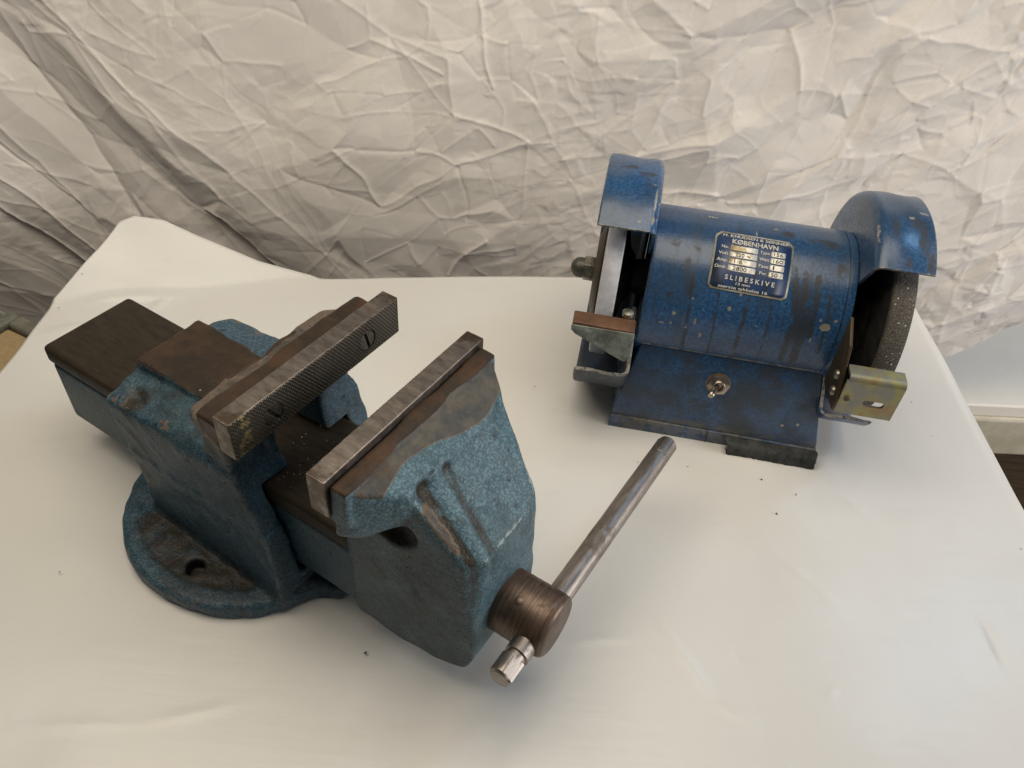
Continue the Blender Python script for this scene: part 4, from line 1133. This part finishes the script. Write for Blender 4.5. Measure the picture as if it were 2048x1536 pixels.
def pad():
    bm = bmesh.new()
    nx = 40
    for i in range(nx + 1):
        x = 0.0085 + (0.0785 - 0.0085) * i / nx
        for (y, z) in ((-0.0655, 0.0), (-0.0785, 0.0), (-0.0790, 0.004), (-0.0785, 0.0085), (-0.0770, 0.0108), (-0.0730, 0.0120), (-0.0695, 0.0122)):
            j = (rng.normal(0, 0.00035), rng.normal(0, 0.0004), rng.normal(0, 0.0003) if z > 0.001 else 0)
            if i in (0, nx): j = (rng.normal(0, 0.0015), j[1], j[2])
            bm.verts.new((x + j[0] + (0.006 * (z / 0.012 - 1) if i == nx else 0) + (0.0055 * (1 - z / 0.012) if i == 0 else 0), y + j[1], z + j[2]))
    bm.verts.ensure_lookup_table(); k = 7
    for i in range(nx):
        for q in range(k): bm.faces.new([bm.verts[i * k + q], bm.verts[i * k + (q + 1) % k], bm.verts[(i + 1) * k + (q + 1) % k], bm.verts[(i + 1) * k + q]])
    bm.faces.new([bm.verts[q] for q in range(k)]); bm.faces.new([bm.verts[nx * k + q] for q in range(k)])
    bmesh.ops.recalc_face_normals(bm, faces=bm.faces)
    me = bpy.data.meshes.new('rubber_strip'); bm.to_mesh(me); bm.free()
    o = link('rubber_strip', me, M['rubber'], gr, 50); o['label'] = 'perished black rubber strip under the front edge'
pad()

# toggle switch on the sloping front
sw = bpy.data.objects.new('toggle_switch', lathe_mesh('bushing', [(-0.004, 0), (-0.004, 0.0048), (0.0058, 0.0048), (0.0062, 0.0044), (0.0062, 0.0036), (0.0035, 0.0034), (0.0035, 0.0)], 'Z', 32))
COL.objects.link(sw); sw.data.materials.append(M['nickel']); sw.parent = gr
nrm = Vector((0, -0.061, 0.015)).normalized()
zq = Vector((0, 0, 1)).rotation_difference(nrm)
sw.matrix_local = Matrix.Translation((-0.0078, -0.0577, 0.0535)) @ zq.to_matrix().to_4x4()
link('hex_nut', prism_mesh('hexnut', ngon(6, 0.0086, R(8)), 2, 0.0006, 0.0036, 0.0005), M['nickel'], sw, 30)
link('washer', lathe_mesh('washer', [(0.0, 0.0), (0.0, 0.0092), (0.0007, 0.0092), (0.0007, 0.0)], 'Z', 40), M['hub'], sw, 30)
lev = lathe_mesh('lever', [(0.001, 0.0), (0.001, 0.0020), (0.006, 0.0022), (0.0125, 0.0028), (0.0148, 0.0028), (0.0160, 0.0020), (0.0163, 0.0)], 'Z', 24)
lv = link('lever', lev, M['nickel'], sw, 45); lv.rotation_euler = (R(14), R(-22), 0)

# tool rests
def rest_left():
    o = link('tool_rest', None or prism_mesh('rest_top', [(-0.1222, -0.0800), (-0.0790, -0.0805), (-0.0792, -0.0942), (-0.1218, -0.0938)], 2, 0.1120, 0.1176, 0.0011, 3), M['rustbrown'], gr, 40)
    o['label'] = 'stubby tool rest with rusty top and grey-green apron'
    me = hull_mesh('apron', [(-0.1224, -0.0946, 0.1160), (-0.0788, -0.0948, 0.1165), (-0.1222, -0.0956, 0.1115), (-0.1195, -0.0952, 0.1085), (-0.0835, -0.0950, 0.0905), (-0.0800, -0.0948, 0.0915), (-0.0786, -0.0950, 0.0950),
                              (-0.1220, -0.0870, 0.1118), (-0.0790, -0.0870, 0.1118), (-0.0835, -0.0880, 0.0925), (-0.0800, -0.0880, 0.0930), (-0.1195, -0.088, 0.1090)], 0.0012, 3)
    bm = bmesh.new(); bm.from_mesh(me); bmesh.ops.triangulate(bm, faces=bm.faces); bmesh.ops.subdivide_edges(bm, edges=bm.edges, cuts=3, use_grid_fill=True)
    for v in bm.verts: v.co.y += 0.0003 * math.sin(v.co.x * 700 + v.co.z * 300) * math.sin(v.co.z * 900)
    bm.to_mesh(me); bm.free()
    link('apron', me, M['greengrey'], o, 45)
    link('rest_arm', box_mesh('arm', -0.0830, -0.0795, -0.0880, -0.0560, 0.0930, 0.1110, 0.001), M['blackiron'], o, 30)
    link('rest_bolt', xf(lathe_mesh('bolt', [(0, 0), (0, 0.004), (0.003, 0.004), (0.004, 0.002), (0.004, 0)], 'Z', 20), T(-0.0855, -0.0770, 0.1178)), M['nut'], o, 40)
rest_left()

def rest_right():
    t = 0.0022
    bm = bmesh.new()
    # face with an oblong slot, built as a ring of quads between outline and slot
    x0, x1, z0, z1 = 0.0655, 0.1035, 0.0782, 0.1068
    sx0, sx1, sz, sr_ = 0.0836, 0.0925, 0.0900, 0.0027
    slot = [(sx1 + sr_ * math.cos(a), sz + sr_ * math.sin(a)) for a in np.linspace(-math.pi / 2, math.pi / 2, 9)] + [(sx0 + sr_ * math.cos(a), sz + sr_ * math.sin(a)) for a in np.linspace(math.pi / 2, 3 * math.pi / 2, 9)]
    cx, cz = (sx0 + sx1) / 2, sz
    outl = []
    for (p, q) in slot:
        dx, dz = p - cx, (q - cz) * 1.0
        k = min(((x1 if dx > 0 else x0) - cx) / dx if abs(dx) > 1e-6 else 1e9, ((z1 if dz > 0 else z0) - cz) / dz if abs(dz) > 1e-6 else 1e9)
        outl.append((cx + dx * k, cz + dz * k))
    # snap corners in
    for tx in (x0, x1):
        for tz in (z0, z1):
            i = min(range(len(outl)), key=lambda i: (outl[i][0] - tx) ** 2 + (outl[i][1] - tz) ** 2); outl[i] = (tx, tz)
    yf = -0.0950
    rings = []
    for (lst, y) in ((outl, yf), (slot, yf), (slot, yf + t), (outl, yf + t)):
        rings.append([bm.verts.new((p, y, q)) for p, q in lst])
    n = len(slot)
    for a, b in ((0, 1), (1, 2), (2, 3), (3, 0)):
        for i in range(n):
            j = (i + 1) % n
            bm.faces.new((rings[a][i], rings[a][j], rings[b][j], rings[b][i]))
    bmesh.ops.recalc_face_normals(bm, faces=bm.faces)
    me = bpy.data.meshes.new('rest_face'); bm.to_mesh(me); bm.free()
    o = link('tool_rest', me, M['zinc'], gr, 30)
    o['label'] = 'yellow-zinc sheet steel tool rest with an oblong slot'
    # rolled upper flange towards the wheel
    poly = [(yf, 0.1067)] + [(yf + 0.0045 - 0.0045 * math.cos(q), 0.1067 + 0.0042 * math.sin(q)) for q in np.linspace(0.2, math.pi / 2, 6)] + [(-0.0815, 0.1109), (-0.0815, 0.1088)] + [(yf + 0.0045 - 0.0024 * math.cos(q), 0.1067 + 0.0021 * math.sin(q)) for q in np.linspace(math.pi / 2, 0.0, 5)]
    link('rest_flange', prism_mesh('rest_flange', poly, 0, x0 + 0.0012, x1, 0.0), M['zinc'], o, 50)
    sd = link('side_bracket', hull_mesh('side', [(0.0632, -0.0955, 0.0800), (0.0632, -0.0955, 0.0905), (0.0632, -0.078, 0.1230), (0.0632, -0.058, 0.1330), (0.0632, -0.060, 0.075), (0.0654, -0.0955, 0.0800), (0.0654, -0.0955, 0.0905), (0.0654, -0.078, 0.1230), (0.0654, -0.058, 0.1330), (0.0654, -0.060, 0.075)], 0.0004), M['flange'], o, 30)
    for (y, z) in ((-0.0800, 0.0990), (-0.0850, 0.0885)):
        b = lathe_mesh('bolt', [(0, 0), (0, 0.0036), (-0.0014, 0.0034), (-0.0024, 0.0020), (-0.0026, 0)], 'X', 20)
        link('bolt', xf(b, T(0.0632, y, z)), M['nut'], sd, 50)
    b = lathe_mesh('bolt', [(0, 0), (0, 0.0020), (-0.002, 0.0018), (-0.0026, 0.0008), (-0.0026, 0)], 'Y', 20)
    link('bolt', xf(b, T(0.0702, yf, 0.0915)), M['nut'], o, 50)
rest_right()

# maker's plate, wrapped round the barrel
PXC, PAC, PW, PH, PROT = -0.0063, 56.3, 55.0, 45.0, R(-1.2)
def wrap(u, v, lift):
    """plate coordinates in mm (origin centre) to grinder space"""
    uu = u * math.cos(PROT) - v * math.sin(PROT); vv = u * math.sin(PROT) + v * math.cos(PROT)
    a = R(PAC) + vv / 1000 / RB; r = RB + lift
    return (PXC + uu / 1000, -r * math.cos(a), ZG + r * math.sin(a))
def wrapped_outline(name, half, lift, mat, parent, v0, v1, thick=0.0003, rows=26):
    """half(v) -> (u_left, u_right)"""
    V, Fc = [], []
    vs = np.linspace(v0, v1, rows)
    for v in vs:
        ul, ur = half(v)
        for k in range(5): V.append(wrap(ul + (ur - ul) * k / 4, v, lift))
    for i in range(rows - 1):
        for k in range(4): Fc.append((i * 5 + k, i * 5 + k + 1, (i + 1) * 5 + k + 1, (i + 1) * 5 + k))
    me = pymesh(name, V, Fc)
    o = link(name, me, mat, parent, True)
    m_ = o.modifiers.new('t', 'SOLIDIFY'); m_.thickness = thick; m_.offset = -1
    return o
def plate_half(inset):
    def f(v):
        h = PH / 2 - inset; w = PW / 2 - inset
        d = 0
        if v > h - 4: d = (v - (h - 4)) * 1.0
        if v < -h + 2.5:
            q = (-h + 2.5 - v); d = 2.5 - math.sqrt(max(0, 2.5 ** 2 - q ** 2))
        return (-w + d, w - d)
    return f
plate = wrapped_outline('nameplate', plate_half(0), 0.0005, M['plate_silver'], gr, -PH / 2, PH / 2)
plate['label'] = 'blue and silver maker\'s plate with worn lettering'
wrapped_outline('blue_field', plate_half(1.3), 0.0007, M['plate_blue'], plate, -PH / 2 + 1.3, PH / 2 - 1.3)
def rect_half(u0, u1, v0, v1):
    def f(v):
        q = min(v - v0, v1 - v); d = 0.5 - math.sqrt(max(0, .25 - max(0, .5 - q) ** 2)) if q < .5 else 0
        return (u0 + d, u1 - d)
    return f
def uv(u, vt): return (u - PW / 2, PH / 2 - vt)
rows = [(11.4, 15.7), (16.6, 20.9), (21.8, 26.0), (26.9, 31.0)]
for (t0, t1) in rows:
    for (a, b) in ((11.5, 30.6), (39.8, 49.8)):
        u0, v1 = uv(a, t0); u1, v0 = uv(b, t1)
        wrapped_outline('value_field', rect_half(u0, u1, v0, v1), 0.0009, M['plate_field'], plate, v0, v1, 0.0002, 9)

def text(body, u0, u1, vt_base, cap, mat, parent, place=None, bold=0.012, name='lettering'):
    cu = bpy.data.curves.new('txt', 'FONT'); cu.body = body; cu.size = 1.0; cu.offset = bold; cu.resolution_u = 3
    ob = bpy.data.objects.new('txt', cu); COL.objects.link(ob)
    dg = bpy.context.evaluated_depsgraph_get(); dg.update()
    me = bpy.data.meshes.new_from_object(ob.evaluated_get(dg))
    bpy.data.objects.remove(ob)
    bm = bmesh.new(); bm.from_mesh(me); bmesh.ops.triangulate(bm, faces=bm.faces)
    vs = [v.co.copy() for v in bm.verts]
    x0, x1 = min(v.x for v in vs), max(v.x for v in vs)
    ch = 0.70                                     # cap height of the built-in font
    pl = place or (lambda u, v: wrap(u, v, 0.00115))
    for v in bm.verts:
        fx = (v.co.x - x0) / (x1 - x0)
        u, vv = uv(u0 + (u1 - u0) * fx, vt_base - v.co.y / ch * cap)
        v.co = pl(u, vv)
    bm.to_mesh(me); bm.free()
    return link(name, me, mat, parent)
L_, K_ = M['letters'], M['ink']
text('H. KNUDSEN & SØNNER', 5.4, 51.5, 4.9, 2.5, L_, plate)
text('KØBENHAVN', 12.2, 44.2, 10.2, 3.9, L_, plate, bold=0.02)
for s, (t0, t1), a, b in (('No.', rows[0], 5.2, 10.0), ('Volt', rows[1], 3.6, 10.4), ('Amp.', rows[2], 3.0, 10.8), ('Omdr.', rows[3], 2.4, 10.8)):
    text(s, a, b, t1 - 0.9, 2.3, L_, plate)
for s, (t0, t1), a, b in (('Type', rows[0], 32.0, 38.9), ('Watt', rows[1], 32.0, 39.0), ('Fase', rows[2], 32.2, 39.0), ('Per.', rows[3], 33.4, 39.0)):
    text(s, a, b, t1 - 0.9, 2.3, L_, plate)
for s, (t0, t1), a, b in (('220 ~', rows[1], 15.3, 25.5), ('1·6', rows[2], 15.2, 21.0), ('2800', rows[3], 14.8, 24.6), ('156', rows[0], 41.6, 48.0), ('160', rows[1], 41.6, 48.2), ('1', rows[2], 41.9, 43.0), ('50', rows[3], 41.4, 46.0)):
    text(s, a, b, t1 - 0.8, 2.8, K_, plate, bold=0.008)
text('S L I B E S K I V E', 10.8, 45.2, 37.2, 3.2, L_, plate, bold=0.02)
text('13 mm', 19.0, 28.8, 40.0, 1.8, L_, plate)
text('største tykkelse 16', 7.2, 41.5, 43.1, 1.9, L_, plate)
# stencilled word on top of the barrel
def fin_place(u, v):
    a = R(95.5) + v / 1000 / RB; r = RB + 0.00035
    return (-0.0355 + u / 1000, -r * math.cos(a), ZG + r * math.sin(a))
text('FIN', PW / 2 - 3.2, PW / 2 + 3.2, PH / 2 + 1.3, 2.6, M['plate_silver'], gr, fin_place, 0.0, 'stencilled_word')

# ------------------------------------------------------------------ crumbs on the paper
def flake(sz):
    me = hull_mesh('flake', [(random.uniform(-1, 1) * sz, random.uniform(-1, 1) * sz * 0.6, random.uniform(0, 0.5) * sz) for _ in range(9)])
    return me
fme = [flake(0.0011) for _ in range(4)]
for q in fme: q.materials.append(M['speck'])
specks = [((0.195, 0.403), 'dark rust flake just in front of the grinder\'s rubber strip', 1.3), ((0.218, 0.391), 'lone dark flake on the paper, right of the flake by the rubber strip', 1.1), ((0.200, 0.371), 'round dark speck nearest the viewer of those before the grinder', 1.1),
          ((-0.075, 0.237), 'black splinter on the paper below the vise nose', 1.4), ((0.101, 0.410), 'dark speck on the paper left of the handle bar\'s far end', 0.8), ((0.139, 0.410), 'tiny dark speck right of the handle bar\'s far end', 0.8),
          ((0.019, 0.485), 'dark crumb on the paper between vise and grinder', 0.8), ((-0.279, 0.275), 'small black crumb left of the vise foot', 0.8), ((-0.415 + 0.012, 0.535), 'reddish crumb near the curled paper corner', 1.0)]
for i, ((x, y), lab, k) in enumerate(specks):
    o = link('rust_flake', fme[i % 4]); o.location = (x, y, 0.0016 if x > -0.4 else 0.002); o.scale = (k, k, k); o.rotation_euler = (0, 0, i * 1.3)
    tag(o, lab, 'flake', 'dark flakes lying on the paper')
